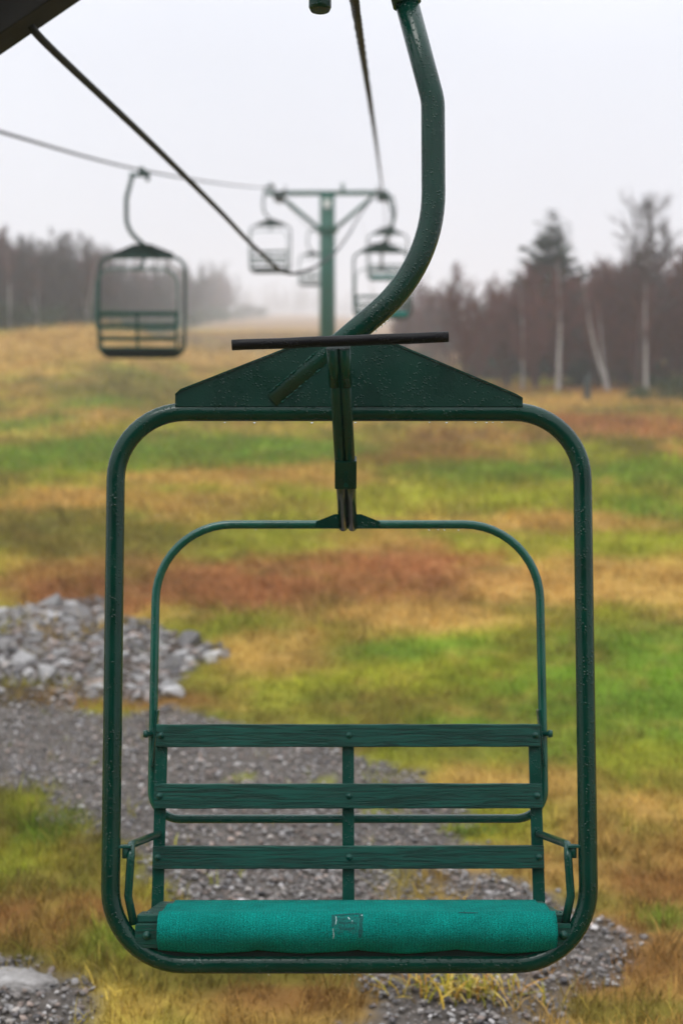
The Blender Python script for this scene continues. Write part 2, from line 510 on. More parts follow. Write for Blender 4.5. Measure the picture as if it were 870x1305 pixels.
def mat_turf():
    m, nt, b = new_mat('teal_seat_turf')
    tc = N(nt, 'ShaderNodeTexCoord')
    v = tc.outputs['Object']
    n = noise(nt, v, 420, 3, .7)
    n2 = noise(nt, v, 14, 4, .6)
    r = rampn(nt, n.outputs['Fac'], [(.34, (.0002, .070, .058)), (.52, (.0005, .205, .170)), (.70, (.002, .37, .31))])
    r2 = rampn(nt, n2.outputs['Fac'], [(.3, .70), (.7, 1.0)])
    mi = N(nt, 'ShaderNodeMix', data_type='RGBA', blend_type='MULTIPLY')
    mi.inputs['Factor'].default_value = 1
    nt.links.new(r.outputs[0], mi.inputs['A']); nt.links.new(r2.outputs[0], mi.inputs['B'])
    # weave ribs run front to back
    wv = N(nt, 'ShaderNodeTexWave', bands_direction='X')
    wv.inputs['Scale'].default_value = 42
    wv.inputs['Distortion'].default_value = 1.2
    nt.links.new(v, wv.inputs['Vector'])
    r3 = rampn(nt, wv.outputs['Fac'], [(.0, .80), (.6, 1.0)])
    mj = N(nt, 'ShaderNodeMix', data_type='RGBA', blend_type='MULTIPLY')
    mj.inputs['Factor'].default_value = .7
    nt.links.new(mi.outputs['Result'], mj.inputs['A']); nt.links.new(r3.outputs[0], mj.inputs['B'])
    nt.links.new(mj.outputs['Result'], b.inputs['Base Color'])
    b.inputs['Roughness'].default_value = .9
    b.inputs['Specular IOR Level'].default_value = .05
    b1 = bump(nt, b, n.outputs['Fac'], .7, .004)
    bump(nt, b, wv.outputs['Fac'], .25, .002, b1)
    return m
M['turf'] = mat_turf()
M['worn'] = mat_plain('worn_turf_print', (.0012, .030, .028), (.002, .10, .09), 260, .8, .5, .002)
M['faded'] = mat_plain('flattened_turf_pile', (.0005, .05, .042), (.001, .15, .125), 330, .85, .5, .002)
M['scratch'] = mat_plain('frayed_pale_fibre', (.12, .22, .21), (.45, .55, .54), 300, .8, 0)
M['under_shade'] = mat_plain('seat_underside_shade', (.001, .006, .004), (.002, .010, .007), 30, .8, .2, .002)  # near-black puts the shade beneath the seat into the colour

def mat_rock(name, a, c, d):
    m, nt, b = new_mat(name)
    tc = N(nt, 'ShaderNodeTexCoord')
    oi = N(nt, 'ShaderNodeObjectInfo')
    n = noise(nt, tc.outputs['Object'], 9, 8, .65)
    r = rampn(nt, n.outputs['Fac'], [(.3, a), (.5, c), (.75, d)])
    mi = N(nt, 'ShaderNodeMix', data_type='RGBA', blend_type='MULTIPLY')
    mi.inputs['Factor'].default_value = 1
    r2 = rampn(nt, oi.outputs['Random'], [(0, .55), (1, 1.25)])
    nt.links.new(r.outputs[0], mi.inputs['A']); nt.links.new(r2.outputs[0], mi.inputs['B'])
    nt.links.new(mi.outputs['Result'], b.inputs['Base Color'])
    b.inputs['Roughness'].default_value = .6
    bump(nt, b, n.outputs['Fac'], .5, .03)
    return m
M['rock_grey'] = mat_rock('grey_rock', (.085, .079, .074), (.165, .155, .148), (.27, .255, .245))
M['rock_pale'] = mat_rock('pale_rock', (.18, .172, .165), (.34, .33, .32), (.50, .49, .48))
M['rock_rust'] = mat_rock('brownish_rock', (.09, .07, .06), (.19, .145, .12), (.28, .22, .19))
M['ledge'] = mat_rock('pale_ledge_rock', (.05, .045, .04), (.22, .205, .19), (.50, .48, .46))

# ------------------------------------------------------------------ ground sheet
def build_ground():
    ys = np.concatenate([np.linspace(-40, 1.5, 22), 2.0 * np.power(650.0, np.linspace(0, 1, 560))])
    us = np.linspace(-1, 1, 261)
    us = np.sign(us) * np.abs(us) ** 1.35
    hw = 9 + .85 * np.maximum(ys, 0) + np.where(ys < 0, 20, 0)
    X = us[None, :] * hw[:, None]
    Y = np.repeat(ys[:, None], len(us), 1)
    x = X.ravel(); y = Y.ravel()
    z = ground_z(x, y)
    near = y < 20
    g = np.zeros_like(x); rb = np.zeros_like(x)
    g[near] = gravel_mask(x[near], y[near]); rb[near] = rubble_mask(x[near], y[near])
    z = z - .012 * g
    z = z + rb * fbm(x * 2.0, y * 2.0, 57) * .04
    c = turf_colour(x, y) * .85
    gc = np.array((.100, .088, .077))[None, :] * (1 + .5 * fbm(x * 9, y * 9, 61, 3))[:, None]
    c = c * (1 - g[:, None]) + gc * g[:, None]
    rc = np.array((.055, .042, .032))[None, :] * (1 + 1.2 * fbm(x * 6, y * 6, 67, 3))[:, None]
    c = c * (1 - rb[:, None]) + rc * rb[:, None]
    nx, ny = len(us), len(ys)
    idx = np.arange(nx * ny).reshape(ny, nx)
    F = np.stack([idx[:-1, :-1], idx[:-1, 1:], idx[1:, 1:], idx[1:, :-1]], -1).reshape(-1, 4)
    o = np_mesh('ground', np.stack([x, y, z], 1), F, c, M['ground'], True)
    tag(o, 'grassy ski slope rising into the fog', None, None, 'structure')

def np_mesh(name, V, F, C, mat, smooth=False):
    me = bpy.data.meshes.new(name)
    n = F.shape[1]
    me.vertices.add(len(V)); me.vertices.foreach_set('co', V.astype(np.float32).ravel())
    me.loops.add(F.size); me.loops.foreach_set('vertex_index', F.astype(np.int32).ravel())
    me.polygons.add(len(F))
    me.polygons.foreach_set('loop_start', np.arange(0, F.size, n, dtype=np.int32))
    me.polygons.foreach_set('loop_total', np.full(len(F), n, dtype=np.int32))
    me.polygons.foreach_set('use_smooth', np.full(len(F), smooth, dtype=bool))
    if C is not None:
        a = me.color_attributes.new('Col', 'FLOAT_COLOR', 'POINT')
        cc = np.ones((len(V), 4), np.float32); cc[:, :3] = np.clip(C, 0, 1)
        a.data.foreach_set('color', cc.ravel())
    me.update(calc_edges=True)
    me.validate()
    return link(name, me, mat)

build_ground()

# ------------------------------------------------------------------ grass (one stuff object per zone)
R = np.random.default_rng(7)

def scatter(y0, y1, dens, marg=1.8):
    """points spread over the strip of slope around the camera's view"""
    hw = .37 * y1 + marg
    n = int(dens * 2 * hw * (y1 - y0))
    x = R.uniform(-hw, hw, n); y = R.uniform(y0, y1, n)
    k = np.abs(x) < .37 * y + marg
    return x[k], y[k]

def grass(name, label, zones):
    VV, FF, CC = [], [], []; base = 0
    for (y0, y1, dens, blades, h, wd, spread, segs) in zones:
        x, y = scatter(y0, y1, dens)
        keep = R.uniform(0, 1, len(x)) > np.clip(gravel_mask(x, y) * 1.03, 0, .988) if y0 < 16 else np.ones(len(x), bool)
        if y0 < 16:
            rbm = rubble_mask(x, y)
            keep &= R.uniform(0, 1, len(x)) > rbm * (.96 - .5 * sstep(.06, .14, fbm(x * 1.6, y * 1.6, 71)) * 1.7)
        x = x[keep]; y = y[keep]
        x = np.repeat(x, blades); y = np.repeat(y, blades)
        n = len(x)
        tone = np.repeat(np.exp(R.normal(0, .24, n // blades)), blades)
        x = x + R.normal(0, spread, n); y = y + R.normal(0, spread, n)
        z = ground_z(x, y)
        c = turf_colour(x, y)
        clump = 1 + 1.6 * fbm(x * 2.6, y * 2.0, 201, 3)
        br = (tone * np.exp(R.normal(0, .28, n)))[:, None]
        c = c * br
        dead = R.uniform(0, 1, n) < .16
        c[dead] = c[dead] * .35 + np.array((.27, .175, .06)) * .65
        hh = h * np.exp(R.normal(0, .35, n)) * np.clip(clump, .45, 1.7)
        az = R.uniform(0, 2 * pi, n); lean = np.abs(R.normal(.75, .38, n))
        dx = np.cos(az) * lean * hh; dy = np.sin(az) * lean * hh
        wa = R.uniform(0, 2 * pi, n); w = wd * np.exp(R.normal(0, .25, n))
        wx = np.cos(wa) * w; wy = np.sin(wa) * w
        up = hh / np.sqrt(1 + lean * lean * .5)
        if segs == 2:
            V = np.stack([
                np.stack([x - wx, y - wy, z - .006], 1), np.stack([x + wx, y + wy, z - .006], 1),
                np.stack([x + dx * .4 + wx * .8, y + dy * .4 + wy * .8, z + up * .62], 1),
                np.stack([x + dx * .4 - wx * .8, y + dy * .4 - wy * .8, z + up * .62], 1),
                np.stack([x + dx, y + dy, z + up], 1)], 1).reshape(-1, 3)
            b = (np.arange(n) * 5)[:, None] + base
            F = np.concatenate([b + np.array([[0, 1, 2]]), b + np.array([[0, 2, 3]]), b + np.array([[3, 2, 4]])], 0)
            C = np.repeat(c, 5, 0); base += n * 5
        else:
            V = np.stack([
                np.stack([x - wx, y - wy, z - .01], 1), np.stack([x + wx, y + wy, z - .01], 1),
                np.stack([x + dx, y + dy, z + up], 1)], 1).reshape(-1, 3)
            F = (np.arange(n) * 3)[:, None] + np.array([[0, 1, 2]]) + base
            C = np.repeat(c, 3, 0); base += n * 3
        VV.append(V); FF.append(F); CC.append(C)
    o = np_mesh(name, np.concatenate(VV), np.concatenate(FF), np.concatenate(CC), M['blade'])
    return tag(o, label, 'grass', None, 'stuff')

grass('meadow_grass', 'short yellow green and brown autumn grass covering the slope', [
    # y0, y1, tufts/m2, blades, height, half width, spread, segs
    (3.6, 7.0, 650, 7, .055, .0016, .020, 2),
    (7.0, 11.0, 420, 6, .058, .0021, .028, 1),
    (11.0, 18.0, 190, 6, .085, .0034, .045, 1),
    (18.0, 32.0, 70, 6, .12, .007, .09, 1),
    (32.0, 75.0, 14, 6, .19, .014, .2, 1),
    (75.0, 150.0, 2.0, 6, .22, .035, .5, 1)])

# ------------------------------------------------------------------ gravel pebbles
def ico():
    bm = bmesh.new(); bmesh.ops.create_icosphere(bm, subdivisions=1, radius=1.0)
    V = np.array([v.co[:] for v in bm.verts]); F = np.array([[v.index for v in f.verts] for f in bm.faces]); bm.free()
    return V, F
IV, IF = ico()

def pebbles(name, label, zones, maskf, pal):
    VV, FF, CC = [], [], []; base = 0
    for (y0, y1, dens, s0, s1) in zones:
        x, y = scatter(y0, y1, dens, .8)
        k = (R.uniform(0, 1, len(x)) < maskf(x, y)) & (poly_sd(x, y, SLAB) < R.uniform(-.03, .03, len(x)))
        x = x[k]; y = y[k]; n = len(x)
        z = ground_z(x, y)
        s = s0 * np.power(s1 / s0, R.power(1, n) ** 2.2)
        sc = s[:, None] * np.stack([R.uniform(.7, 1.2, n), R.uniform(.7, 1.2, n), R.uniform(.4, .75, n)], 1)
        az = R.uniform(0, 2 * pi, n); ca, sa = np.cos(az), np.sin(az)
        jit = 1 + R.uniform(-.28, .28, (n, len(IV), 1))
        P = IV[None] * jit * sc[:, None, :]
        tl = R.normal(0, .3, (n, 1))
        P[..., 2] += P[..., 0] * tl
        X = P[..., 0] * ca[:, None] - P[..., 1] * sa[:, None]
        Y = P[..., 0] * sa[:, None] + P[..., 1] * ca[:, None]
        V = np.stack([X + x[:, None], Y + y[:, None], P[..., 2] + (z + sc[:, 2] * .25)[:, None]], -1).reshape(-1, 3)
        F = ((np.arange(n) * len(IV))[:, None, None] + IF[None] + base).reshape(-1, 3)
        c = 1.3 * np.array(pal)[R.integers(0, len(pal), n)] * np.exp(R.normal(0, .32, n))[:, None]
        VV.append(V); FF.append(F); CC.append(np.repeat(c, len(IV), 0)); base += n * len(IV)
    o = np_mesh(name, np.concatenate(VV), np.concatenate(FF), np.concatenate(CC), M['pebble'])
    return tag(o, label, 'gravel', None, 'stuff')

GP = [(.085, .076, .068), (.11, .098, .088), (.14, .125, .112), (.17, .16, .155), (.13, .10, .082), (.055, .050, .050), (.15, .115, .095), (.21, .20, .19), (.09, .08, .074)]
pebbles('path_gravel', 'loose grey gravel of the path crossing below the chair', [
    (3.6, 6.4, 2300, .005, .020), (6.4, 8.0, 1700, .005, .017), (8.0, 10.2, 1100, .006, .017)], lambda x, y: gravel_mask(x, y) ** 1.3, GP)
pebbles('rubble_chips', 'small grey stone chips lying between the rubble rocks', [(9.0, 13.6, 240, .016, .05)], rubble_mask, GP)

# ------------------------------------------------------------------ rocks of the rubble heap
def rock_mesh(seed, n=16, flat=.65):
    r = random.Random(seed)
    bm = bmesh.new()
    for _ in range(n):
        v = Vector((r.gauss(0, 1), r.gauss(0, 1), r.gauss(0, 1))).normalized()
        bm.verts.new((v.x * r.uniform(.8, 1.05), v.y * r.uniform(.6, .9), v.z * flat * r.uniform(.8, 1)))
    h = bmesh.ops.convex_hull(bm, input=list(bm.verts))
    bmesh.ops.delete(bm, geom=[g for g in h['geom_interior'] if isinstance(g, bmesh.types.BMVert)], context='VERTS')
    mb = MB(); mb.bm(bm, False)
    return mb.mesh('rock')
ROCKM = {}
for kind in ('rock_grey', 'rock_pale', 'rock_rust'):
    ROCKM[kind] = []
    for k in range(7):
        me = rock_mesh(hash(kind) % 97 + k * 13 + 5 if False else {'rock_grey': 3, 'rock_pale': 40, 'rock_rust': 80}[kind] + k, 15, .55 + .05 * k)
        me.materials.append(M[kind]); ROCKM[kind].append(me)
RLAB = {'rock_grey': ('grey angular rock in the rubble heap beside the gravel path', 'grey rocks of the rubble heap'),
        'rock_pale': ('pale whitish rock in the rubble heap beside the gravel path', 'pale rocks of the rubble heap'),
        'rock_rust': ('brownish rock in the rubble heap beside the gravel path', 'brownish rocks of the rubble heap')}
rr = random.Random(11)
placed = []
def add_rock(x, y, s, kind, lab=None, grp=None, sink=.36):
    o = link('rock', rr.choice(ROCKM[kind]))
    o.location = (x, y, gz(x, y) + s * (.42 - sink))
    o.rotation_euler = (rr.uniform(-.35, .35), rr.uniform(-.35, .35), rr.uniform(0, 6.28))
    o.scale = (s, s * rr.uniform(.8, 1.1), s * rr.uniform(.7, 1.0))
    tag(o, lab or RLAB[kind][0], 'rock', grp or (None if lab else RLAB[kind][1]))
    placed.append((x, y, s))
add_rock(-2.37, 9.72, .135, 'rock_pale', 'bright white block at the front edge of the rubble heap, left of the chair frame', sink=.05)
add_rock(-1.42, 9.36, .10, 'rock_pale', 'pale boulder at the right front corner of the rubble heap, inside the chair frame', sink=.05)
tries = 0
while len(placed) < 290 and tries < 9000:
    tries += 1
    y = rr.uniform(9.1, 13.2); x = rr.uniform(-.34 * y, -.9)
    if rubble_mask(np.array([x]), np.array([y]))[0] < .55: continue
    if float(fbm(np.array([x * 1.6]), np.array([y * 1.6]), 71)[0]) > .13: continue
    s = rr.choice([.04, .05, .06, .07, .08, .09, .11, .13]) * rr.uniform(.8, 1.2)
    if any((x - a) ** 2 + (y - b) ** 2 < ((s + c) * .72) ** 2 for a, b, c in placed): continue
    add_rock(x, y, s, rr.choices(['rock_grey', 'rock_pale', 'rock_rust'], [.58, .20, .22])[0])

# pale ledge at the lower left, with a dark crust of gravel in front
def build_ledge():
    bm = bmesh.new()
    r = random.Random(5)
    out = [(-1.9, 5.22), (-1.6, 5.24), (-1.46, 5.19), (-1.36, 5.21), (-1.25, 5.15), (-1.22, 5.09), (-1.29, 5.03), (-1.38, 5.06), (-1.5, 5.0), (-1.7, 5.03), (-1.9, 4.95)]
    top, bot = [], []
    for (x, y) in out:
        z = gz(x, y)
        top.append(bm.verts.new((x + r.uniform(-.01, .01), y, z + .012 + r.uniform(-.008, .008))))
        bot.append(bm.verts.new((x + (x + 1.5) * .06, y + (y - 5.1) * .12, z - .05)))
    bm.faces.new(top)
    n = len(out)
    for i in range(n):
        bm.faces.new((top[i], bot[i], bot[(i + 1) % n], top[(i + 1) % n]))
    bmesh.ops.recalc_face_normals(bm, faces=bm.faces)
    bmesh.ops.bevel(bm, geom=[e for e in bm.edges if e.verts[0] in top and e.verts[1] in top], offset=.012, segments=2, affect='EDGES')
    bmesh.ops.triangulate(bm, faces=bm.faces)
    for _ in range(3):
        bmesh.ops.subdivide_edges(bm, edges=[e for e in bm.edges if e.calc_length() > .06], cuts=1, use_grid_fill=True)
    for v in bm.verts:
        v.co.z += float(fbm(np.array([v.co.x * 9]), np.array([v.co.y * 9]), 301, 4)[0]) * .055
    mb = MB(); mb.bm(bm, True)
    o = mb.build('rock_ledge', M['ledge'])
    tag(o, 'flat pale rock ledge set in the ground at the lower left corner', 'rock')
build_ledge()

# yellowing tufts of broad grass
def tuft(name, x, y, n, h, w, pal, label, spread):
    r = random.Random(int(x * 100 + y * 10))
    V, F, C = [], [], []
    for i in range(n):
        bx = x + r.gauss(0, spread[0]); by = y + r.gauss(0, spread[1]); bz = gz(bx, by)
        az = r.uniform(0, 2 * pi); hh = h * r.uniform(.55, 1.3); ln = r.uniform(.4, 1.5)
        wa = az + pi / 2; wx, wy = cos(wa) * w, sin(wa) * w
        c = r.choice(pal); k = r.uniform(.75, 1.2); c = tuple(q * k for q in c)
        b = len(V)
        for t, ww in ((0, 1), (.35, 1.1), (.7, .8), (1, .06)):
            px = bx + cos(az) * ln * hh * t ** 1.6; py = by + sin(az) * ln * hh * t ** 1.6
            pz = bz + hh * (t - .42 * ln * t * t * .8)
            V += [(px - wx * ww, py - wy * ww, pz), (px + wx * ww, py + wy * ww, pz)]
            C += [c, c]
        for q in range(3):
            F.append((b + q * 2, b + q * 2 + 1, b + q * 2 + 3, b + q * 2 + 2))
    o = np_mesh(name, np.array(V), np.array(F), np.array(C), M['blade'])
    tag(o, label, 'grass tuft')
tuft('grass_clump', .27, 5.04, 190, .085, .0034, [(.46, .30, .03), (.30, .25, .02), (.50, .38, .10), (.2, .19, .02), (.36, .18, .03)],
     'yellowing clump of broad bladed grass in the gravel below the seat', (.13, .045))
tuft('grass_clump', .40, 6.75, 90, .05, .003, [(.10, .16, .02), (.14, .19, .03)], 'small green grass tuft on the gravel behind the backrest slats', (.05, .03))

# ------------------------------------------------------------------ the chair (local frame: x across, y to the back, z up, origin on the rope)
GR = 1.14          # rope height above the frame's top rail
def L3(p): return (p[0], p[1], p[2] - GR)
def LL(ps): return [L3(p) for p in ps]

def turf_profile(i, n):
    """seat cover from its back edge over the front roll; returns y, z"""
    t = i / n
    if t < .5:
        k = t / .5
        return (.335 - .335 * k, -1.2215 + .0365 * k - .004 * sin(k * pi * 3))
    r = .044; am = radians(124)
    a = (t - .5) / .36 * am
    if a <= am:
        return (-r * sin(a), -1.185 - r + r * cos(a))
    k = (t - .86) / .14 * .018
    return (-r * sin(am) - k * cos(am), -1.185 - r + r * cos(am) - k * sin(am))

def make_chair():
    root = empty('chairlift_chair')
    # grip on the rope
    g = MB()
    g.box(L3((0.0, 0, 1.135)), (.075, .20, .07), .012)
    g.tube(LL([(-.075, 0, 1.085), (.165, 0, 1.085)]), .026, 14)
    go = g.build('rope_grip', M['bar'], root)
    sp = MB(); sp.tube(LL([(-.071, 0, 1.14), (-.071, 0, 1.012), (-.071, 0, 1.004)]), [.028, .028, .024], 16)
    sp.box(L3((-.071, .0, 1.09)), (.058, .066, .05), .006)
    sp.build('spring_housing', M['paint'], go)
    # hanger
    h = MB()
    h.tube(LL(fillet([(-.186, 0, .024), (.207, 0, .363), (.207, 0, .775), (.128, 0, 1.085)], [.40, .16], 14)), .0295, 20)
    ho = h.build('hanger_tube', M['paint'], root)
    c = MB(); c.tube(LL([(.1445, 0, 1.02), (.132, 0, 1.07)]), .036, 18)
    c.build('collar', M['paint'], ho)
    # drips of paint and weld at the hanger foot
    rnd = random.Random(3)
    for sx in (-1, 1):
        w = MB()
        for k in range(26):
            t = (k + rnd.random()) / 26 * .205
            px = -.178 + t * .757 + sx * .0190 * .653; pz = .031 + t * .653 - sx * .0190 * .757
            r = rnd.uniform(.0008, .0032)
            w.tube(LL([(px - .004, -.0228, pz - .003), (px, -.0225 - r * .7, pz), (px + .004, -.0228, pz + .003)]), [r * .5, r, r * .5], 6)
        w.build('weld_bead', M['bar'], ho)
    # frame
    f = MB()
    fr = [(0, 0, 0), (.562, 0, 0), (.562, 0, -1.306), (-.562, 0, -1.306), (-.562, 0, 0), (0, 0, 0)]
    fp = fillet(fr, [.165, .175, .175, .165], 12)
    f.tube(LL(fp), .0225, 20, False)
    f.build('frame_tube', M['paint'], root)
    # gusset plate with its lip
    p = MB()
    ol = [(-.418, .010), (-.418, .035), (-.405, .047), (-.11, .164), (.10, .164), (.400, .036), (.417, .026), (.417, .010)]
    vs = [(x, -.0228, z) for x, z in ol] + [(x, -.0165, z) for x, z in ol]
    n = len(ol)
    fs = [tuple(range(n)), tuple(reversed(range(n, 2 * n)))] + [(i, n + i, n + (i + 1) % n, (i + 1) % n) for i in range(n)]
    p.add(LL(vs), fs, False)
    pl = p.build('gusset_plate', M['plate'], root)
    q = MB()
    for a, b in ((1, 2), (2, 3), (3, 4), (4, 5), (5, 6)):
        (x0, z0), (x1, z1) = ol[a], ol[b]
        vs = [(x0, -.0262, z0 + .0005), (x1, -.0262, z1 + .0005), (x1, .032, z1 + .0005), (x0, .032, z0 + .0005),
              (x0, -.0262, z0 + .005), (x1, -.0262, z1 + .005), (x1, .032, z1 + .005), (x0, .032, z0 + .005)]
        q.add(LL(vs), [(0, 3, 2, 1), (4, 5, 6, 7), (0, 1, 5, 4), (1, 2, 6, 5), (2, 3, 7, 6), (3, 0, 4, 7)], False)
    q.build('folded_lip', M['paint'], pl)
    # safety bar, raised: hoop, strut, foot rest
    s = MB()
    hp = [(0, .44, -.241), (.517, .44, -.241), (.523, .445, -.80), (.525, .45, -1.030), (-.525, .45, -1.030), (-.523, .445, -.80), (-.517, .44, -.241), (0, .44, -.241)]
    s.tube(LL(fillet(hp, [.205, 0, .075, .075, 0, .205], 12)), .0117, 14, False)
    so = s.build('safety_bar', M['hoop'], root)
    st = MB()
    for dx in (-.0124, .0124):
        st.tube(LL([(dx, .445, -.2475), (dx - .008, .10, -.142), (dx - .026, -.19, .121)]), .0130, 14)
    st.build('strut', M['paint'], so)
    dr = Vector((-.018, -.29, .263)).normalized()
    up = Vector((-.026, -.19, .121))
    cl = MB()
    cl.tube(LL([up - dr * .11 + Vector((-.0135, 0, 0)), up + Vector((-.0135, 0, 0))]), .0138, 14)
    cl.tube(LL([up - dr * .11 + Vector((.0135, 0, 0)), up + Vector((.0135, 0, 0))]), .0138, 14)
    cl.build('strut_sleeve', M['bar'], so)
    rot = Matrix.Rotation(radians(-45), 3, 'X')
    cj = MB(); cj.box(L3((-.008, .085, -.138)), (.054, .036, .076), .003, Matrix.Rotation(radians(32), 3, 'X'))
    for zz in (-.02, .015):
        q3 = Vector((-.008, .065 + zz * .3, -.150 + zz))
        cj.tube(LL([q3 + Vector((0, .01, 0)), q3 + Vector((0, -.006, -.003))]), .006, 8)
    cj.build('strut_clamp', M['paint'], so)
    tb = MB()
    tp = [(-.269 + .494 * i / 16, -.206, .1225 + .019 * i / 16 + .0004 * sin(i * 1.3)) for i in range(17)]
    tb.tube(LL(tp), .0125, 16)
    tb.build('foot_rest', M['rubber'], so)
    for sx in (-1, 1):
        gm = MB()
        ol2 = [(.018 * sx, -.214), (.018 * sx, -.254), (.088 * sx, -.250), (.086 * sx, -.234), (.036 * sx, -.214)]
        vs = [(x, .424, z) for x, z in ol2] + [(x, .430, z) for x, z in ol2]
        fs = [(0, 1, 2, 3, 4), (9, 8, 7, 6, 5)] + [(i, 5 + i, 5 + (i + 1) % 5, (i + 1) % 5) for i in range(5)]
        gm.add(LL(vs), fs, False)
        gm.build('bar_gusset', M['paint'], so)
        pv = MB(); pv.tube(LL([(.500 * sx, .425, -.803), (.534 * sx, .425, -.803), (.5341 * sx, .425, -.803), (.545 * sx, .425, -.803)]), [.006, .006, .0105, .0095], 10)
        pv.build('pivot_bolt', M['bolt'], so)
    # back rest
    for x in (-.4965, 0, .4965):
        b = MB()
        sl = .0
        z0, z1 = -1.262, -.778
        yy = lambda z: .425 + (z + .80) * .14
        n = 8
        prof = [(yy(z0 + (z1 - z0) * i / n), z0 + (z1 - z0) * i / n) for i in range(n + 1)]
        if x != 0: prof = [(prof[0][0] - .05, -1.268)] + prof
        hw = .0155
        vs, fs = [], []
        for (y, z) in prof:
            vs += [(x - hw, y, z), (x + hw, y, z), (x + hw, y + .008, z), (x - hw, y + .008, z)]
        for i in range(len(prof) - 1):
            for k in range(4):
                fs.append((i * 4 + k, i * 4 + (k + 1) % 4, i * 4 + 4 + (k + 1) % 4, i * 4 + 4 + k))
        fs += [(3, 2, 1, 0), tuple(len(vs) - 4 + k for k in range(4))]
        b.add(LL(vs), fs, False)
        b.build('back_post', M['bar'], root)
    for (z, hh, hx) in ((-.8065, .0295, .5105), (-.963, .0315, .511), (-1.1185, .0285, .5105)):
        y = .425 + (z + .80) * .14 - .0095
        b = MB()
        nn = 24; rn = random.Random(int(z * 1000))
        prof = [(-.0093, -hh + .002), (-.0075, -hh), (.0075, -hh), (.0093, -hh + .002), (.0093, hh - .002), (.0075, hh), (-.0075, hh), (-.0093, hh - .002)]
        vs, fs = [], []
        for i in range(nn + 1):
            x = -hx + 2 * hx * i / nn
            wob = rn.uniform(-.0006, .0006); tk = .8 if i in (0, nn) else 1
            for (py, pz) in prof:
                vs.append((x, y + py * tk + pz * .14, z + pz * (1 - (1 - tk) * .05) + wob))
        for i in range(nn):
            for k in range(8):
                fs.append((i * 8 + k, i * 8 + (k + 1) % 8, i * 8 + 8 + (k + 1) % 8, i * 8 + 8 + k))
        fs += [tuple(range(7, -1, -1)), tuple(nn * 8 + k for k in range(8))]
        b.add(LL(vs), fs, False)
        so2 = b.build('back_slat', M['wood'], root)
        for x in (-.4965, 0.002, .4965):
            d = MB(); d.dome(L3((x, y - .0092, z + .001)), (0, -1, .14), .0072, .008)
            d.build('bolt', M['bolt'], so2)
    for sx in (-1, 1):
        lg = MB()
        lg.box(L3((.5165 * sx, .436, -.815)), (.005, .034, .15), .0012, Matrix.Rotation(radians(-6 * sx), 3, 'Y'))
        lg.build('pivot_lug', M['bolt'], root)
        # side brace between back post, frame and seat
        br = MB()
        pth = fillet([(.498 * sx, .385, -1.060), (.520 * sx, .03, -1.036), (.514 * sx, -.005, -1.052), (.520 * sx, -.002, -1.15), (.506 * sx, .0, -1.215)], [.05, .02, .03], 6)
        br.tube(LL(pth), .0098, 12)
        bo = br.build('side_brace', M['bar'], root)
        cp = MB(); cp.box(L3((.534 * sx, .0, -1.035)), (.040, .022, .006), .001)
        cp.tube(LL([(.528 * sx, 0, -1.031), (.528 * sx, 0, -1.062)]), [.0075, .0075], 8)
        cp.build('clip', M['bolt'], bo)
    # seat
    for i in range(4):
        y = .045 + i * .093
        z = -1.197 - (y / .335) * .0345 - .006
        b = MB(); b.box(L3((0.008, y, z)), (1.016 if i == 0 else .996, .084, .020), .003, Matrix.Rotation(radians(-5.9), 3, 'X'))
        sb = b.build('seat_slat', M['wood'], root)
        if i == 0:
            for x in (-.475, .497):
                d = MB(); d.dome(L3((x, y - .012, z + .011)), (0, -.1, 1), .0075, .006)
                d.build('bolt', M['bolt'], sb)
    b = MB(); b.box(L3((.008, -.010, -1.239)), (1.018, .020, .054), .003)
    fa = b.build('front_board', M['wood'], root)
    b = MB(); b.box(L3((.008, .004, -1.274)), (.955, .030, .050), .004)  # dark strip painting the shade between turf edge and bottom tube
    b.build('under_shade_strip', M['under_shade'], root)
    b = MB(); b.box(L3((.008, .19, -1.236)), (.93, .34, .010), .002, Matrix.Rotation(radians(-5.9), 3, 'X'))
    b.build('seat_board', M['under_shade'], root)
    for x in (-.473, .499):
        d = MB(); d.dome(L3((x, -.020, -1.237)), (0, -1, 0), .0085, .009)
        d.build('bolt', M['bolt'], fa)
    for sx in (-1, 1):
        b = MB(); b.box(L3((.470 * sx, .17, -1.243)), (.035, .36, .008), .001, Matrix.Rotation(radians(-5.9), 3, 'X'))
        b.tube(LL([(.47 * sx, .03, -1.245), (.47 * sx, .004, -1.29)]), .014, 10)
        b.build('seat_rail', M['paint'], root)
    # turf cover, front edge scalloped between its ties
    tf = MB()
    nx, ns = 72, 30
    x0, x1 = -.447, .482
    vs, fs = [], []
    for i in range(nx + 1):
        x = x0 + (x1 - x0) * i / nx
        u = ((x - x0) / (x1 - x0) * 4.0) % 1.0
        sc = abs(sin(u * pi)) ** .8
        lump = .0012 * sin(x * 21) + .0009 * sin(x * 53 + 1)
        for j in range(ns + 1):
            y, z = turf_profile(j, ns)
            t = j / ns
            if t > .5:
                a = min((t - .5) / .36, 1) * radians(124)
                y -= lump * sin(a); z += lump * cos(a) * .6
                if t > .78:
                    k = (t - .78) / .22
                    z -= k * (.002 + .008 * sc); y -= .004 * k * sc - .012 * k
            vs.append((x, y, z))
    for i in range(nx):
        for j in range(ns):
            a = i * (ns + 1) + j
            fs.append((a, a + 1, a + ns + 2, a + ns + 1))
    nv = len(vs)
    # inner skin
    for i in range(nx + 1):
        for j in range(ns + 1):
            x, y, z = vs[i * (ns + 1) + j]
            y1, z1 = turf_profile(max(j - 1, 0), ns); y2, z2 = turf_profile(min(j + 1, ns), ns)
            dy, dz = y2 - y1, z2 - z1; l = math.hypot(dy, dz) or 1
            vs.append((x, y - dz / l * -.006 * -1, z - dy / l * .006 * -1))
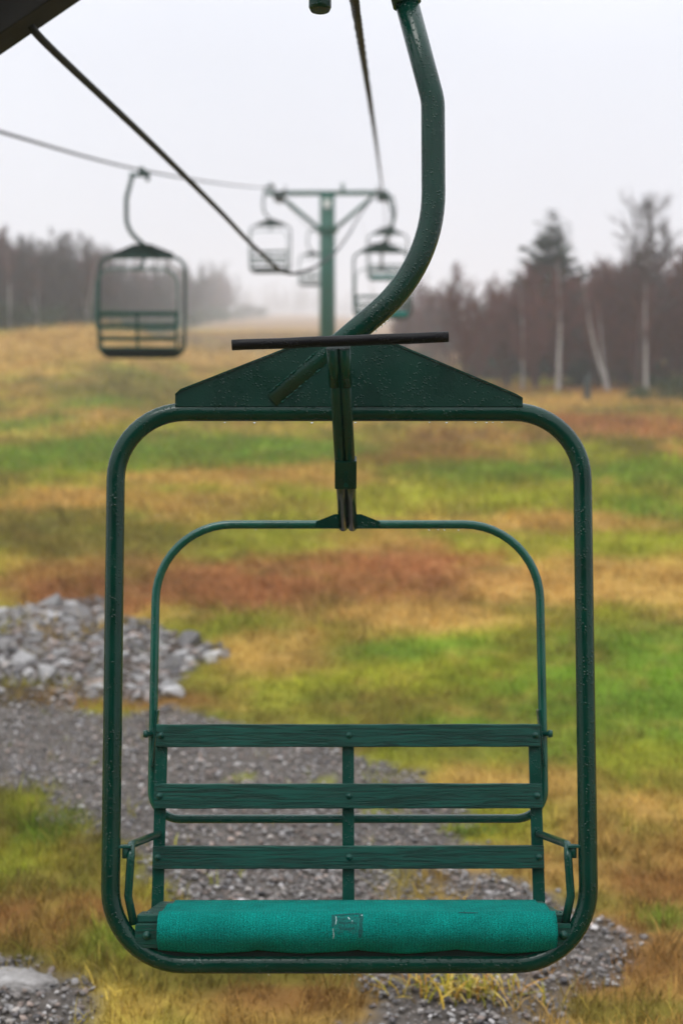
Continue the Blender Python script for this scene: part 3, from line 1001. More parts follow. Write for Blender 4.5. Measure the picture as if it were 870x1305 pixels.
    for i in range(nx):
        for j in range(ns):
            a = nv + i * (ns + 1) + j
            fs.append((a, a + ns + 1, a + ns + 2, a + 1))
    for j in range(ns):
        fs.append((j, nv + j, nv + j + 1, j + 1)); a = nx * (ns + 1) + j
        fs.append((a, a + 1, nv + a + 1, nv + a))
    for i in range(nx):
        a = i * (ns + 1) + ns; b2 = a + ns + 1
        fs.append((a, nv + a, nv + b2, b2)); a = i * (ns + 1); b2 = a + ns + 1
        fs.append((a, b2, nv + b2, nv + a))
    tf.add(LL(vs), fs, True)
    to = tf.build('seat_turf', M['turf'], root)
    # worn print on the turf
    def strip(mb, pts, wd, lift=.0014):
        """ribbon over the turf: pts in (x, t along the profile)"""
        out = []
        for (x, t) in pts:
            y, z = turf_profile(t * 100, 100)
            a = max(0, min((t - .5) / .36, 1) * radians(124))
            lump = .0012 * sin(x * 21) + .0009 * sin(x * 53 + 1)
            ny, nz = -sin(a), cos(a)
            out.append(Vector((x, y - lump * sin(a) + ny * lift, z + lump * cos(a) * .6 + nz * lift)))
        n2 = len(out); vv = []
        for i in range(n2):
            a = out[max(i - 1, 0)]; c2 = out[min(i + 1, n2 - 1)]
            tg = (c2 - a).normalized()
            _, t = pts[i]; an = max(0, min((t - .5) / .36, 1) * radians(124))
            nn2 = Vector((0, -sin(an), cos(an)))
            sd = tg.cross(nn2).normalized() * wd * (1 + .35 * sin(i * 2.7))
            vv += [out[i] - sd, out[i] + sd]
        mb.add(LL(vv), [(i * 2, i * 2 + 1, i * 2 + 3, i * 2 + 2) for i in range(n2 - 1)], True)
    dx = -.008
    fm = MB()
    for i in range(9):
        xx = -.026 + .0072 * i + dx
        strip(fm, [(xx, .595 + .012 * sin(i * 2.1)), (xx, .64), (xx, .69), (xx, .74 + .02 * sin(i * 1.3))], .0036, .0008)
    fm.build('faded_patch', M['faded'], to)['kind'] = 'stuff'
    wm = MB()
    strip(wm, [(-.026 + dx, .585), (-.010 + dx, .578), (.012 + dx, .575), (.026 + dx, .573), (.034 + dx, .58)], .0024)
    strip(wm, [(.034 + dx, .57), (.035 + dx, .62), (.034 + dx, .68), (.033 + dx, .74), (.030 + dx, .79)], .0042)
    strip(wm, [(-.030 + dx, .58), (-.030 + dx, .64), (-.031 + dx, .70)], .0034)
    strip(wm, [(-.020 + dx, .625), (-.010 + dx, .635), (.002 + dx, .63)], .002)
    strip(wm, [(-.018 + dx, .66), (-.004 + dx, .67), (.012 + dx, .66), (.022 + dx, .67)], .0022)
    strip(wm, [(-.016 + dx, .71), (.004 + dx, .72), (.020 + dx, .71)], .0026)
    wm.build('worn_mark', M['worn'], to)['kind'] = 'stuff'
    wm = MB(); strip(wm, [(.255, .545), (.275, .552), (.300, .550)], .0022)
    wm.build('worn_mark', M['worn'], to)
    sm = MB()
    strip(sm, [(-.024 + dx, .60), (-.023 + dx, .64), (-.025 + dx, .68)], .0008)
    strip(sm, [(.004 + dx, .612), (.008 + dx, .635)], .0012)
    strip(sm, [(.014 + dx, .645), (.013 + dx, .67)], .0010)
    strip(sm, [(-.031 + dx, .715), (-.029 + dx, .77), (-.030 + dx, .80)], .0009)
    strip(sm, [(.037 + dx, .585), (.036 + dx, .60)], .0014)
    sm.build('frayed_thread', M['scratch'], to)['kind'] = 'stuff'
    return root

def make_drops(root):
    """water drops hanging under the rails: one part"""
    rn = random.Random(9)
    d = MB()
    def drop(x, y, z, r):
        d.tube(LL([(x, y, z + r * .6), (x, y, z), (x, y, z - r * .9), (x, y, z - r * 1.5)]), [r * .55, r * .95, r * .75, r * .15], 8)
    for x in (-.30, -.225, .02, .19, .235, .31, .33, .345, .372, -.09):
        drop(x + rn.uniform(-.005, .005), 0, -.0235, rn.uniform(.0025, .004))
    for x in (-.035, -.022, .0, .013, .16, -.19, .25):
        drop(x, -.002, -1.3295, rn.uniform(.0025, .0035))
    for t in (.25, .32, .47, .52, .55, .58):
        px, pz = -.19 + (.075 + .19) * (t + .42), .02 + (.249 - .02) * (t + .42)
        drop(px + .0195, 0, pz - .0235, rn.uniform(.0025, .004))
    for x in (.22, .245, .262, .30, -.25):
        drop(x, .44, -.2535, rn.uniform(.002, .003))
    m, nt, b = new_mat('water')
    b.inputs['Base Color'].default_value = (.9, .95, .95, 1)
    b.inputs['Transmission Weight'].default_value = 1.0
    b.inputs['Roughness'].default_value = .02
    b.inputs['IOR'].default_value = 1.33
    o = d.build('water_drops', m, root)
    o['kind'] = 'stuff'

CH = 'chairlift chairs on the ropes'
TILT = radians(9.5)
def pose(o, x, y, z, yaw, tilt=TILT):
    o.rotation_mode = 'XYZ'
    o.rotation_euler = (-tilt, 0, yaw)
    o.location = (x, y, z)

chair = make_chair()
pose(chair, -.0985, 3.638, 3.277, radians(2.0))
tag(chair, 'large dark green double chair hanging in the foreground, bright teal turf on its seat', 'lift chair', CH)
far_keep = lambda c: not c.name.split('.')[0] in ('bolt', 'weld_bead', 'frayed_thread', 'worn_mark', 'strut_clamp', 'collar', 'clip')
XL, XR = -3.24, -.10
SPOTS = [(XL + .02, 18.9, 5.10, pi + .03, 'green chair seen from behind on the left rope, biggest after the foreground one'),
         (XL, 40.0, 7.94, pi - .03, 'chair on the left rope hanging just left of the tower crossarm'),
         (XL, 62.0, 9.21, pi, 'smallest chair, faint in the fog close to the left side of the tower post'),
         (XR - .01, 28.5, 6.085, radians(2), 'teal seated chair right of the tower post, lower and larger of two overlapping chairs'),
         (XR + .10, 41.0, 7.80, radians(-1), 'teal seated chair under the right end of the crossarm, upper of two overlapping chairs')]
for (x, y, z, yaw, lab) in SPOTS:
    c = copy_tree(chair, None, far_keep)
    pose(c, x, y, z, yaw, TILT * .7 if x > -1 else -TILT * .6)
    tag(c, lab, 'lift chair', CH)
make_drops(chair)

# ------------------------------------------------------------------ ropes and cable
def spline(ctrl, n):
    """smooth curve through the control points (Catmull-Rom)"""
    P = [Vector(p) for p in ctrl]
    P = [P[0] * 2 - P[1]] + P + [P[-1] * 2 - P[-2]]
    res = []
    for i in range(1, len(P) - 2):
        p0, p1, p2, p3 = P[i - 1], P[i], P[i + 1], P[i + 2]
        for k in range(n):
            t = k / n
            res.append(.5 * ((2 * p1) + (p2 - p0) * t + (2 * p0 - 5 * p1 + 4 * p2 - p3) * t * t + (3 * p1 - p0 - 3 * p2 + p3) * t ** 3))
    res.append(P[-2])
    return res

def strand(path, r, twist, n=10):
    """wire rope: lobed section twisted along its run"""
    mb = MB()
    vs, fs = [], []
    acc = 0
    for i, p in enumerate(path):
        a = path[max(i - 1, 0)]; b = path[min(i + 1, len(path) - 1)]
        t = (b - a).normalized()
        u = Vector((1, 0, 0)); u = (u - t * u.dot(t)).normalized(); w = t.cross(u)
        if i: acc += (path[i] - path[i - 1]).length * twist
        for k in range(n):
            q = 2 * pi * k / n
            rr_ = r * (1 + .10 * (1 if k % 2 else -1))
            vs.append(p + (u * cos(q + acc) + w * sin(q + acc)) * rr_)
    for i in range(len(path) - 1):
        for k in range(n):
            k2 = (k + 1) % n
            fs.append((i * n + k, i * n + k2, (i + 1) * n + k2, (i + 1) * n + k))
    mb.add(vs, fs, False)
    return mb

right = spline([(XR, -5.5, 2.25), (XR, 3.64, 3.277), (XR, 4.34, 3.357), (XR, 11.1, 4.17), (XR, 20, 5.16), (XR, 28.5, 6.095), (XR, 36, 7.12)], 60)
right += spline([(XR, 41.0, 7.81), (XR, 42.5, 8.05), (XR, 44, 8.16), (XR, 48, 8.36), (XR, 62, 9.16), (XR, 90, 11.6), (XR, 130, 16.5), (XR, 170, 22.3), (XR, 300, 29)], 12)
tag(strand(right, .0145, 20).build('haul_rope', M['rope']), 'steel rope running overhead from the top centre to the right end of the crossarm', 'rope', 'haul ropes of the lift')
left = spline([(XL, -5.5, 2.93), (XL, 6, 3.80), (XL, 11.9, 4.36), (XL, 18.9, 5.11), (XL, 30, 6.50), (XL, 40, 7.84), (XL, 42, 8.06), (XL, 44, 8.14), (XL, 48, 8.33), (XL, 62, 9.22), (XL, 90, 11.6), (XL, 130, 16.5), (XL, 170, 22.3), (XL, 300, 29)], 14)
lm = MB(); lm.tube(left, .0145, 8)
tag(lm.build('haul_rope', M['rope']), 'thin steel rope with three chairs, running from the left edge to the crossarm', 'rope', 'haul ropes of the lift')
cb = MB()
cp = spline([(-1.135, 4.56, 3.372), (-1.105, 4.72, 3.325), (-.985, 6.0, 3.235), (-.905, 7.74, 3.175), (-.845, 9.35, 3.125), (-.78, 11.5, 3.150), (-.68, 15, 3.55), (-.58, 18.6, 4.12), (-.42, 26, 5.5), (-.25, 36, 7.15), (-.17, 42.6, 8.05)], 10)
cb.tube(cp, .0135, 10)
tag(cb.build('signal_cable', M['cable']), 'black sagging cable from the dark beam at the upper left to the crossarm', 'cable')

# ------------------------------------------------------------------ tower
TY = 43.0
def make_tower():
    x = -1.80
    z0 = gz(x, TY)
    t = empty('lift_tower', (x, TY, z0))
    zt = 8.06 - z0
    m = MB(); m.tube([(0, 0, -.4), (0, 0, zt * .6), (0, 0, zt)], [.245, .235, .225], 20)
    m.build('post', M['tower'], t)
    m = MB(); m.box((-.005, 0, zt + .055), (3.62, .18, .13), .012)
    arm = m.build('crossarm', M['tower'], t)
    for s in (-1, 1):
        m = MB(); m.tube([(.2 * s, 0, zt - 1.02), (1.36 * s, 0, zt - .06)], .062, 10)
        m.build('brace', M['tower'], t)
    m = MB(); m.box((0, 0, zt - 1.02), (.62, .53, .16), .01)
    m.build('brace_collar', M['tower'], t)
    m = MB(); m.tube([(.46, 0, zt + .14), (.46, 0, zt + .34)], .05, 8)
    m.build('lifting_stub', M['tower'], arm)
    m = MB(); m.box((0, -.245, zt - .28), (.22, .02, .26), .004)
    m.build('tower_plate', M['white'], t)
    m = MB()
    for k in range(16):
        zz = .5 + k * .38
        m.tube([(-.17, .27, zz), (.17, .27, zz)], .014, 6)
    for s in (-.17, .17): m.tube([(s, .27, .2), (s, .27, zt - .2)], .018, 6)
    m.build('ladder', M['tower'], t)
    for (sx, xr) in ((-1, XL), (1, XR)):
        xx = xr - x
        zz = 8.06 - z0
        sl = Matrix.Rotation(radians(5), 3, 'X')
        m = MB()
        m.box((xx - .06, 0, zz - .05), (.035, 2.0, .10), .006, sl)
        m.box((xx + .06, 0, zz - .05), (.035, 2.0, .10), .006, sl)
        m.box((xx, .0, zz - .10), (.30, .22, .16), .01)
        m.box((xx - .17 * sx, -.3, zz + .07), (.13, .5, .05), .006, sl)
        sb = m.build('sheave_frame', M['sheave'], t)
        for k in range(4):
            yy = -.78 + k * .52
            w = MB()
            c = Vector((xx, yy, zz - .07 + yy * .087))
            w.tube([c + Vector((-.035, 0, 0)), c + Vector((-.012, 0, 0)), c + Vector((.012, 0, 0)), c + Vector((.035, 0, 0))], [.165, .14, .14, .165], 18, True, False)
            w.build('sheave_wheel', M['sheave'], sb)
        m = MB(); m.tube([(xx - .19 * sx, .1, zz + .02), (xx - .19 * sx, .1, zz + .30)], .022, 6)
        m.build('rope_guard', M['sheave'], sb)
    tag(t, 'green lift tower with a wide crossarm and braces in the middle distance', 'lift tower')
make_tower()

# ------------------------------------------------------------------ station gantry beam at the upper left
def make_gantry():
    t = empty('station_gantry', (-2.75, 4.55, gz(-2.75, 4.55)))
    z0 = gz(-2.75, 4.55)
    ax = Vector((.25, 0, .162)).normalized()         # the brace climbs to the right
    nrm = Vector((-ax.z, 0, ax.x))
    p = Vector((-1.10, 4.55, EYE + 1.166)) - Vector((-2.75, 4.55, z0))
    ang = math.atan2(ax.z, ax.x)
    rot = Matrix.Rotation(-ang, 3, 'Y')
    m = MB(); m.box(p + nrm * .062 - ax * .35, (2.5, .16, .122), .005, rot)
    b = m.build('brace_beam', M['rust'], t)
    m = MB(); m.box(p + nrm * .138 - ax * .35, (2.5, .24, .028), .003, rot)
    m.build('flange', M['plate'], b)
    m = MB(); m.box((0, 0, (EYE + 2.1 - z0) / 2 - .2), (.25, .25, EYE + 2.5 - z0), .01)
    m.build('gantry_post', M['plate'], t)
    m = MB(); m.box((1.1, 0, EYE + 2.03 - z0), (2.6, .2, .22), .01)
    m.build('top_beam', M['plate'], t)
    tag(t, 'dark steel beam of the lift station crossing the upper left corner', 'steel beam')
make_gantry()

# ------------------------------------------------------------------ a dark shed, unseen, added behind the viewpoint to dim paint reflections
def make_light_blocker():
    t = empty('light_blocker', (-1.6, -5.0, gz(-1.6, -5)))
    zb = -.3
    def wall(a, b, h):
        a = Vector(a); b = Vector(b); n = int((b - a).length / .24)
        ang = math.atan2(b.y - a.y, b.x - a.x)
        if not hasattr(wall, 'me'):
            m = MB(); m.box((0, 0, 2.35), (.232, .03, 4.9), .004, None, 1)
            wall.me = m.mesh('blocker_wall_board'); wall.me.materials.append(M['blocker'])
        for i in range(n):
            o = link('blocker_wall_board', wall.me, None, t)
            p = a.lerp(b, (i + .5) / n)
            o.location = (p.x, p.y, zb + (i % 2) * .004)
            o.rotation_euler = (0, 0, ang)
    wall((-4.4, 1.4, 0), (-4.4, -3.2, 0), 4.6)
    wall((-4.4, -3.2, 0), (4.6, -3.2, 0), 4.6)
    wall((4.6, -3.2, 0), (4.6, 1.4, 0), 4.6)
    m = MB(); m.box((.1, -1.1, 4.72), (9.6, 5.2, .16), .01, Matrix.Rotation(radians(3), 3, 'X'))
    m.build('blocker_roof', M['blocker'], t)
    m = MB(); m.box((0, 0, 0), (9.0, .14, .05), .004, None, 1)  # unseen deck, added to cut light bounced up from the ground
    dk = m.mesh('blocker_deck_board'); dk.materials.append(M['blocker'])
    for i in range(42):
        o = link('blocker_deck_board', dk, None, t)
        o.location = (.1, -2.9 + i * .146, .62 + .003 * (i % 3))
    for x in (-4.3, 4.5):
        m = MB(); m.box((x, 1.4, 2.25), (.18, .18, 4.9), .008)
        m.build('blocker_post', M['blocker'], t)
    tag(t, 'unseen dark shed behind the viewpoint', 'blocker')
make_light_blocker()

# ------------------------------------------------------------------ trees
def seg_np(segs, n=3):
    V, F = [], []
    for (a, b, r0, r1) in segs:
        d = (b - a)
        if d.length < 1e-6: continue
        d.normalize()
        u = d.orthogonal().normalized(); w = d.cross(u)
        k0 = len(V)
        for (p, r) in ((a, r0), (b, r1)):
            for k in range(n):
                q = 2 * pi * k / n
                V.append(p + (u * cos(q) + w * sin(q)) * r)
        for k in range(n):
            k2 = (k + 1) % n
            F.append((k0 + k, k0 + k2, k0 + n + k2, k0 + n + k))
    mb = MB(); mb.add(V, F, False)
    return mb

def bare_tree(seed, H, nb=16, t0=.18, spread=.36, elev=(30, 62), r0=.07, lv2=5, lv3=4, tw=.007, stems=1, wander=.04):
    r = random.Random(seed)
    trunk = MB(); segs = []
    def grow(p, d, ln, n, ra, rb, bend):
        pts = [p.copy()]; q = p.copy(); dd = d.copy()
        for i in range(n):
            dd = (dd + Vector((r.gauss(0, .13), r.gauss(0, .13), bend + r.gauss(0, .07)))).normalized()
            q2 = q + dd * ln / n
            segs.append((q.copy(), q2.copy(), ra + (rb - ra) * i / n, ra + (rb - ra) * (i + 1) / n))
            q = q2; pts.append(q.copy())
        return pts, dd
    for s in range(stems):
        lean = Vector((r.uniform(-.25, .25), r.uniform(-.25, .25), 1)) if stems > 1 else Vector((r.uniform(-.07, .07), r.uniform(-.07, .07), 1))
        h = H * (1 if s == 0 else r.uniform(.7, .95))
        pts, rad = [], []
        p = Vector((r.uniform(-.1, .1) * (stems > 1), r.uniform(-.1, .1) * (stems > 1), -.25)); n = 12
        d = lean.normalized()
        for i in range(n + 1):
            pts.append(p.copy()); rad.append(r0 * (1 - .88 * i / n) * (1.25 if i == 0 else 1) * (1 if s == 0 else .75))
            d = (d + Vector((r.gauss(0, wander), r.gauss(0, wander), .06))).normalized()
            p = p + d * (h + .25) / n
        trunk.tube(pts, rad, 7)
        k1 = nb if s == 0 else max(5, nb * 2 // 3)
        for i in range(k1):
            t = t0 + (.985 - t0) * ((i + r.random()) / k1)
            f = t * n; i0 = min(int(f), n - 1)
            q = pts[i0].lerp(pts[i0 + 1], f - i0)
            az = r.uniform(0, 2 * pi); el = radians(r.uniform(*elev))
            ln = H * spread * (1.08 - .75 * t) * r.uniform(.7, 1.25)
            d1 = Vector((cos(az) * cos(el), sin(az) * cos(el), sin(el)))
            rb = max(rad[i0] * .5, tw * 1.8)
            b1, _ = grow(q, d1, ln, 5, rb, tw * 1.2, .07)
            for j in range(lv2):
                u = .25 + .75 * (j + r.random()) / lv2
                g = u * 5; j0 = min(int(g), 4)
                q2 = b1[j0].lerp(b1[j0 + 1], g - j0)
                dd = (d1 + Vector((r.gauss(0, .6), r.gauss(0, .6), r.gauss(.25, .4)))).normalized()
                b2, _ = grow(q2, dd, ln * .5 * r.uniform(.6, 1.2), 3, tw * 1.4, tw, .09)
                for m2 in range(lv3):
                    u2 = r.uniform(.2, 1) * 3; m0 = min(int(u2), 2)
                    q3 = b2[m0].lerp(b2[m0 + 1], u2 - m0)
                    d3 = (dd + Vector((r.gauss(0, .7), r.gauss(0, .7), r.gauss(.2, .4)))).normalized()
                    grow(q3, d3, ln * .25 * r.uniform(.6, 1.4), 2, tw, tw * .7, .08)
    return trunk.mesh('trunk'), seg_np(segs).mesh('crown')

def spruce(seed, H, r0, base=.06):
    r = random.Random(seed)
    trunk = MB(); trunk.tube([(0, 0, -.3), (0, 0, H * .5), (0, 0, H)], [r0, r0 * .55, .012], 7)
    V, F = [], []
    nw = int(H * 5.5)
    for i in range(nw):
        t = base + (1 - base) * (i + r.random() * .6) / nw
        z = H * t
        k = max(4, int(9 * (1 - t) + 4))
        for j in range(k):
            az = 2 * pi * (j + r.random()) / k
            ln = (H * .335 * (1 - t) ** .72 + .14) * r.uniform(.6, 1.15)
            dr = -.28 + .75 * t + r.gauss(0, .08)
            d = Vector((cos(az), sin(az), dr)).normalized()
            sd = Vector((-sin(az), cos(az), 0))
            m = max(3, int(ln / .13))
            for q in range(m):
                u = (q + .6) / m
                p = Vector((0, 0, z)) + d * ln * u + Vector((0, 0, .12 * ln * u * u))
                for s in (-1, 1):
                    l2 = ln * .36 * (1.1 - u * .6) * r.uniform(.7, 1.2) + .09
                    dd = (d * .7 + sd * s * r.uniform(.5, 1) + Vector((0, 0, r.uniform(-.55, .05)))).normalized()
                    n2 = Vector((r.gauss(0, .4), r.gauss(0, .4), 1)).cross(dd).normalized() * l2 * .30
                    b = len(V)
                    V += [p, p + dd * l2 * .55 + n2, p + dd * l2, p + dd * l2 * .55 - n2]
                    F.append((b, b + 1, b + 2, b + 3))
    mb = MB(); mb.add(V, F, False)
    return trunk.mesh('trunk'), mb.mesh('crown')

def shrub_mesh(seed, w, h, n, leaf):
    r = random.Random(seed)
    V, F = [], []
    cl = [(Vector((r.gauss(0, w * .35), r.gauss(0, w * .35), h * r.uniform(.2, .75))), r.uniform(.25, .5)) for _ in range(14)]
    for i in range(n):
        c, s = r.choice(cl)
        p = c + Vector((r.gauss(0, 1) * w * s * .4, r.gauss(0, 1) * w * s * .4, r.gauss(0, 1) * h * s * .4))
        p.z = max(.03, p.z)
        d = Vector((r.gauss(0, 1), r.gauss(0, 1), r.gauss(.5, .8))).normalized(); u = d.orthogonal().normalized()
        l = leaf * r.uniform(.6, 1.4); b = len(V)
        V += [p, p + d * l * .5 + u * l * .3, p + d * l, p + d * l * .5 - u * l * .3]
        F.append((b, b + 1, b + 2, b + 3))
    mb = MB(); mb.add(V, F, False)
    st = MB()
    for i in range(7):
        a = r.uniform(0, 6.28)
        st.tube([(0, 0, -.1), (cos(a) * w * .15, sin(a) * w * .15, h * .4), (cos(a) * w * .3, sin(a) * w * .3, h * .75)], [.02, .015, .006], 5)
    return st.mesh('stems'), mb.mesh('foliage')

def tree_obj(name, meshes, mats, x, y, s, rz, label, cat, group=None, names=('trunk', 'crown'), sz=None):
    e = empty(name, (x, y, gz(x, y)), (0, 0, rz))
    e.scale = (s, s, sz or s)
    for nm, me, mt in zip(names, meshes, mats):
        link(nm, me, mt, e)
    tag(e, label, cat, group)
    return e

rt = random.Random(21)
THK = [bare_tree(100 + k, 5.0, nb=18, t0=.10, spread=.34, elev=(38, 70), r0=.06, lv2=7, lv3=5, tw=.0105, stems=(1, 2, 1, 3, 2, 1)[k]) for k in range(6)]
THKm = [(M['bark'], M['twig'])] * 4 + [(M['bark'], M['greytwig'])] * 2
for (a, b), mm in zip(THK, THKm):
    a.materials.append(mm[0]); b.materials.append(mm[1])
BIRCH = [bare_tree(300 + k, 6.0, nb=15, t0=.45, spread=.27, elev=(35, 65), r0=.12, lv2=5, lv3=3, tw=.008, stems=(1, 2, 1)[k], wander=.035) for k in range(3)]
for a, b in BIRCH:
    a.materials.append(M['birch']); b.materials.append(M['twig'])
TALL = bare_tree(411, 7.9, nb=26, t0=.36, spread=.36, elev=(22, 60), r0=.11, lv2=7, lv3=6, tw=.0105, stems=1, wander=.015)
TALL[0].materials.append(M['bark']); TALL[1].materials.append(M['greytwig'])
SPR = [spruce(500, 8.3, .13, .10), spruce(501, 4.2, .08, .04), spruce(502, 9.0, .13, .12)]
for a, b in SPR:
    a.materials.append(M['bark']); b.materials.append(M['needle'])
SHR = [shrub_mesh(600 + k, 1.5, 1.0, 900, .11) for k in range(3)]
for a, b in SHR:
    a.materials.append(M['bark']); b.materials.append(M['shrub'])

def px2x(px, d):            # metres right of the lift line for a bearing seen from the platform
    return (px - 493) / 1812.0 * d

GT = 'bare trees of the right-hand thicket'
LT = 'bare purple brown tree standing in the thicket on the right'
n = 0
while n < 112:
    s = rt.random()
    px = 930 - s * 420
    d = 54 + s * 46 + rt.random() ** 1.3 * 24
    x = px2x(px, d)
    k = rt.randrange(6)
    hgt = rt.uniform(.82, 1.10) * (1 + .22 * max(0, min(1, (px - 680) / 200)))
    tree_obj('bare_tree', THK[k], (None, None), x, d, hgt, rt.uniform(0, 6.28), LT, 'tree', GT)
    n += 1
# outside the frame on the right, so that the wood goes on
for i in range(8):
    d = rt.uniform(50, 75); x = px2x(rt.uniform(960, 1250), d)
    tree_obj('bare_tree', THK[rt.randrange(6)], (None, None), x, d, rt.uniform(.85, 1.2), rt.uniform(0, 6.28), LT, 'tree', GT)

tree_obj('bare_tree', TALL, (None, None), px2x(808, 57), 57, .92, .6, 'tall bare tree with a wide open crown standing above the thicket at the right', 'tree')
tree_obj('spruce_tree', SPR[0], (None, None), px2x(698, 70), 70, 1.0, 0, 'tall dark spruce rising above the bare thicket', 'tree')
tree_obj('spruce_tree', SPR[1], (None, None), px2x(612, 72), 72, .9, 1, 'small dark spruce half hidden among bare trees left of the tall spruce', 'tree')
tree_obj('spruce_tree', SPR[1], (None, None), px2x(745, 62), 62, .62, 2, 'low dark spruce between the pale birch trunks', 'tree')
tree_obj('birch_tree', BIRCH[0], (None, None), px2x(708, 57), 57, .86, .3, 'single straight pale birch trunk below the tall spruce', 'tree')
tree_obj('birch_tree', BIRCH[1], (None, None), px2x(772, 56.5), 56.5, .74, 1.4, 'pale birch between the straight birch trunk and the tall bare tree', 'tree')
tree_obj('birch_tree', BIRCH[2], (None, None), px2x(820, 54.5), 54.5, .70, 2.2, 'pale birch at the foot of the tall bare tree', 'tree')
tree_obj('birch_tree', BIRCH[2], (None, None), px2x(664, 60), 60, .70, 4.2, 'thin pale birch left of the straight birch trunk', 'tree')
for (px, d, s, lab) in ((866, 50, .95, 'dark green shrub at the right edge in front of the thicket'),
                        (806, 51, .62, 'small dark shrub at the foot of the pale birch and tall bare tree')):
    tree_obj('shrub', SHR[0], (None, None), px2x(px, d), d, s, px, lab, 'shrub', None, ('stems', 'foliage'))
for i in range(16):
    s = rt.random(); d = 55 + s * 40; px = 900 - s * 380
    tree_obj('shrub', SHR[rt.randrange(3)], (None, None), px2x(px, d) , d + rt.uniform(2, 10), rt.uniform(.7, 1.4), rt.uniform(0, 6),
             'dark leafy shrub under the bare trees of the thicket', 'shrub', 'shrubs under the thicket', ('stems', 'foliage'))
st = MB()
st.tube([(0, 0, -.1), (.02, 0, .1), (.0, .02, .55), (.05, .02, .95)], [.17, .125, .11, .09], 9)
st.tube([(.02, 0, .6), (.14, .03, .82)], [.05, .02], 6)
so = st.build('tree_stump', M['sheave'])
so.location = (px2x(745, 51), 51, gz(px2x(745, 51), 51))
tag(so, 'dark broken stump standing in the rusty grass in front of the thicket', 'stump')

# fainter wood on the left, receding up the hill into the fog
for i in range(26):
    px = rt.uniform(590, 880); d = rt.uniform(57, 64)
    tree_obj('bare_tree', THK[rt.randrange(4)], (None, None), px2x(px, d), d, rt.uniform(.82, 1.0) * (1 + .15 * max(0, (px - 740) / 140)), rt.uniform(0, 6.28), LT, 'tree', GT)
GL = 'foggy trees of the left-hand wood'
def wood_d(px):
    return float(np.interp(px, [-150, 0, 120, 200, 260, 320, 440], [72, 77, 88, 135, 240, 420, 700]))
def wood_h(px):
    return float(np.interp(px, [-150, 0, 120, 200, 260, 320, 440], [4.4, 4.6, 4.7, 5.8, 8.6, 12.0, 16.0]))
for i in range(150):
    px = -90 + 385 * (i + rt.random()) / 150
    f = 1 + abs(rt.gauss(0, .12)); d = wood_d(px) * f
    k = rt.choice([4, 5, 4, 5, 4, 5, 1])
    tree_obj('bare_tree', THK[k], (None, None), px2x(px, d), d, wood_h(px) / 5 * rt.uniform(.78, 1.12) * f, rt.uniform(0, 6.28),
             'bare tree in the foggy wood on the left', 'tree', GL)
for i in range(26):
    px = -460 + 360 * (i + rt.random()) / 26; d = 74 * (1 + abs(rt.gauss(0, .1)))
    tree_obj('bare_tree', THK[4 + i % 2], (None, None), px2x(px, d), d, rt.uniform(.8, 1.05), rt.uniform(0, 6.28),
             'bare tree in the foggy wood on the left', 'tree', GL)
for i in range(12):
    px = rt.uniform(-100, 230); d = wood_d(px) * 1.06
    tree_obj('spruce_tree', SPR[1], (None, None), px2x(px, d), d, wood_h(px) / 4.6 * rt.uniform(.6, 1.0), rt.uniform(0, 6.28),
             'dark spruce in the foggy wood on the left', 'tree', 'foggy spruces of the left-hand wood')
for i in range(44):
    px = -120 + 460 * i / 44; d = wood_d(px) * rt.uniform(1.0, 1.05)
    tree_obj('shrub', SHR[rt.randrange(3)], (None, None), px2x(px, d), d, rt.uniform(1.0, 1.7) * (d / 80) ** .6, rt.uniform(0, 6),
             'dark shrub at the foot of the foggy wood on the left', 'shrub', 'shrubs under the left-hand wood', ('stems', 'foliage'))
for (px, s) in ((12, .72), (50, .7), (110, .72)):
    d = wood_d(px) * 1.0
    tree_obj('birch_tree', BIRCH[rt.randrange(2)], (None, None), px2x(px, d), d, s, rt.uniform(0, 6), 'pale trunked birch at the edge of the foggy wood on the left',
             'tree', 'foggy birches of the left-hand wood')

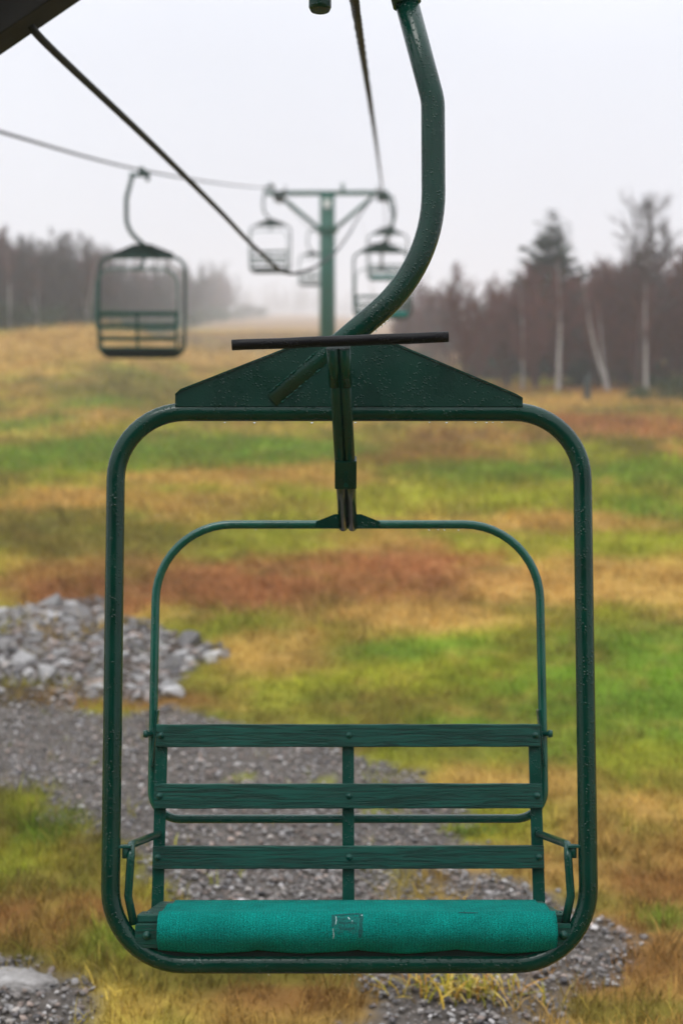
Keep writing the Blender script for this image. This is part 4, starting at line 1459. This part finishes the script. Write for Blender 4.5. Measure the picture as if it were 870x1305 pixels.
# the wood far up the slope, one mass
def far_wood():
    r = random.Random(77)
    a, b = bare_tree(901, 9.0, nb=12, t0=.12, spread=.3, r0=.16, lv2=4, lv3=1, tw=.05)
    def arr(me):
        v = np.empty(len(me.vertices) * 3, np.float32); me.vertices.foreach_get('co', v)
        f = [tuple(p.vertices) for p in me.polygons if len(p.vertices) == 4]
        return v.reshape(-1, 3), np.array(f)
    Va, Fa = arr(a); Vb, Fb = arr(b)
    V0 = np.concatenate([Va, Vb]); F0 = np.concatenate([Fa, Fb + len(Va)])
    VV, FF = [], []
    for i in range(300):
        d = r.uniform(520, 1050); px = r.uniform(-150, 640)
        if i < 90: px = r.uniform(260, 450); d = r.uniform(600, 950)
        if 290 < px < 470: d = r.uniform(850, 1250)
        x = px2x(px, d); q = r.uniform(0, 6.28); s = r.uniform(1.3, 2.3)
        c, sn = cos(q), sin(q)
        P = np.stack([(V0[:, 0] * c - V0[:, 1] * sn) * s + x, (V0[:, 0] * sn + V0[:, 1] * c) * s + d, V0[:, 2] * s + gz(x, d)], 1)
        FF.append(F0 + len(V0) * i); VV.append(P)
    o = np_mesh('far_wood', np.concatenate(VV), np.concatenate(FF), None, M['greytwig'])
    tag(o, 'pale wood far up the slope fading into fog', 'wood', None, 'stuff')
far_wood()

# ------------------------------------------------------------------ haze: one closed box of even air
def haze():
    ys0, ys1, hx = -60, 1420, 1330
    hm = MB(); hm.box((0, (ys0 + ys1) / 2, 35.3), (hx * 2, ys1 - ys0, 73.4))
    m = bpy.data.materials.new('haze_air'); m.use_nodes = True
    nt = m.node_tree; nt.nodes.clear()
    o = N(nt, 'ShaderNodeOutputMaterial'); v = N(nt, 'ShaderNodeVolumePrincipled')
    v.inputs['Color'].default_value = (.97, .975, .99, 1)
    v.inputs['Density'].default_value = .0016
    v.inputs['Anisotropy'].default_value = 0.1
    nt.links.new(v.outputs[0], o.inputs['Volume'])
    h = hm.build('haze', m)
    tag(h, 'pale fog lying over the slope', None, None, 'stuff')
haze()
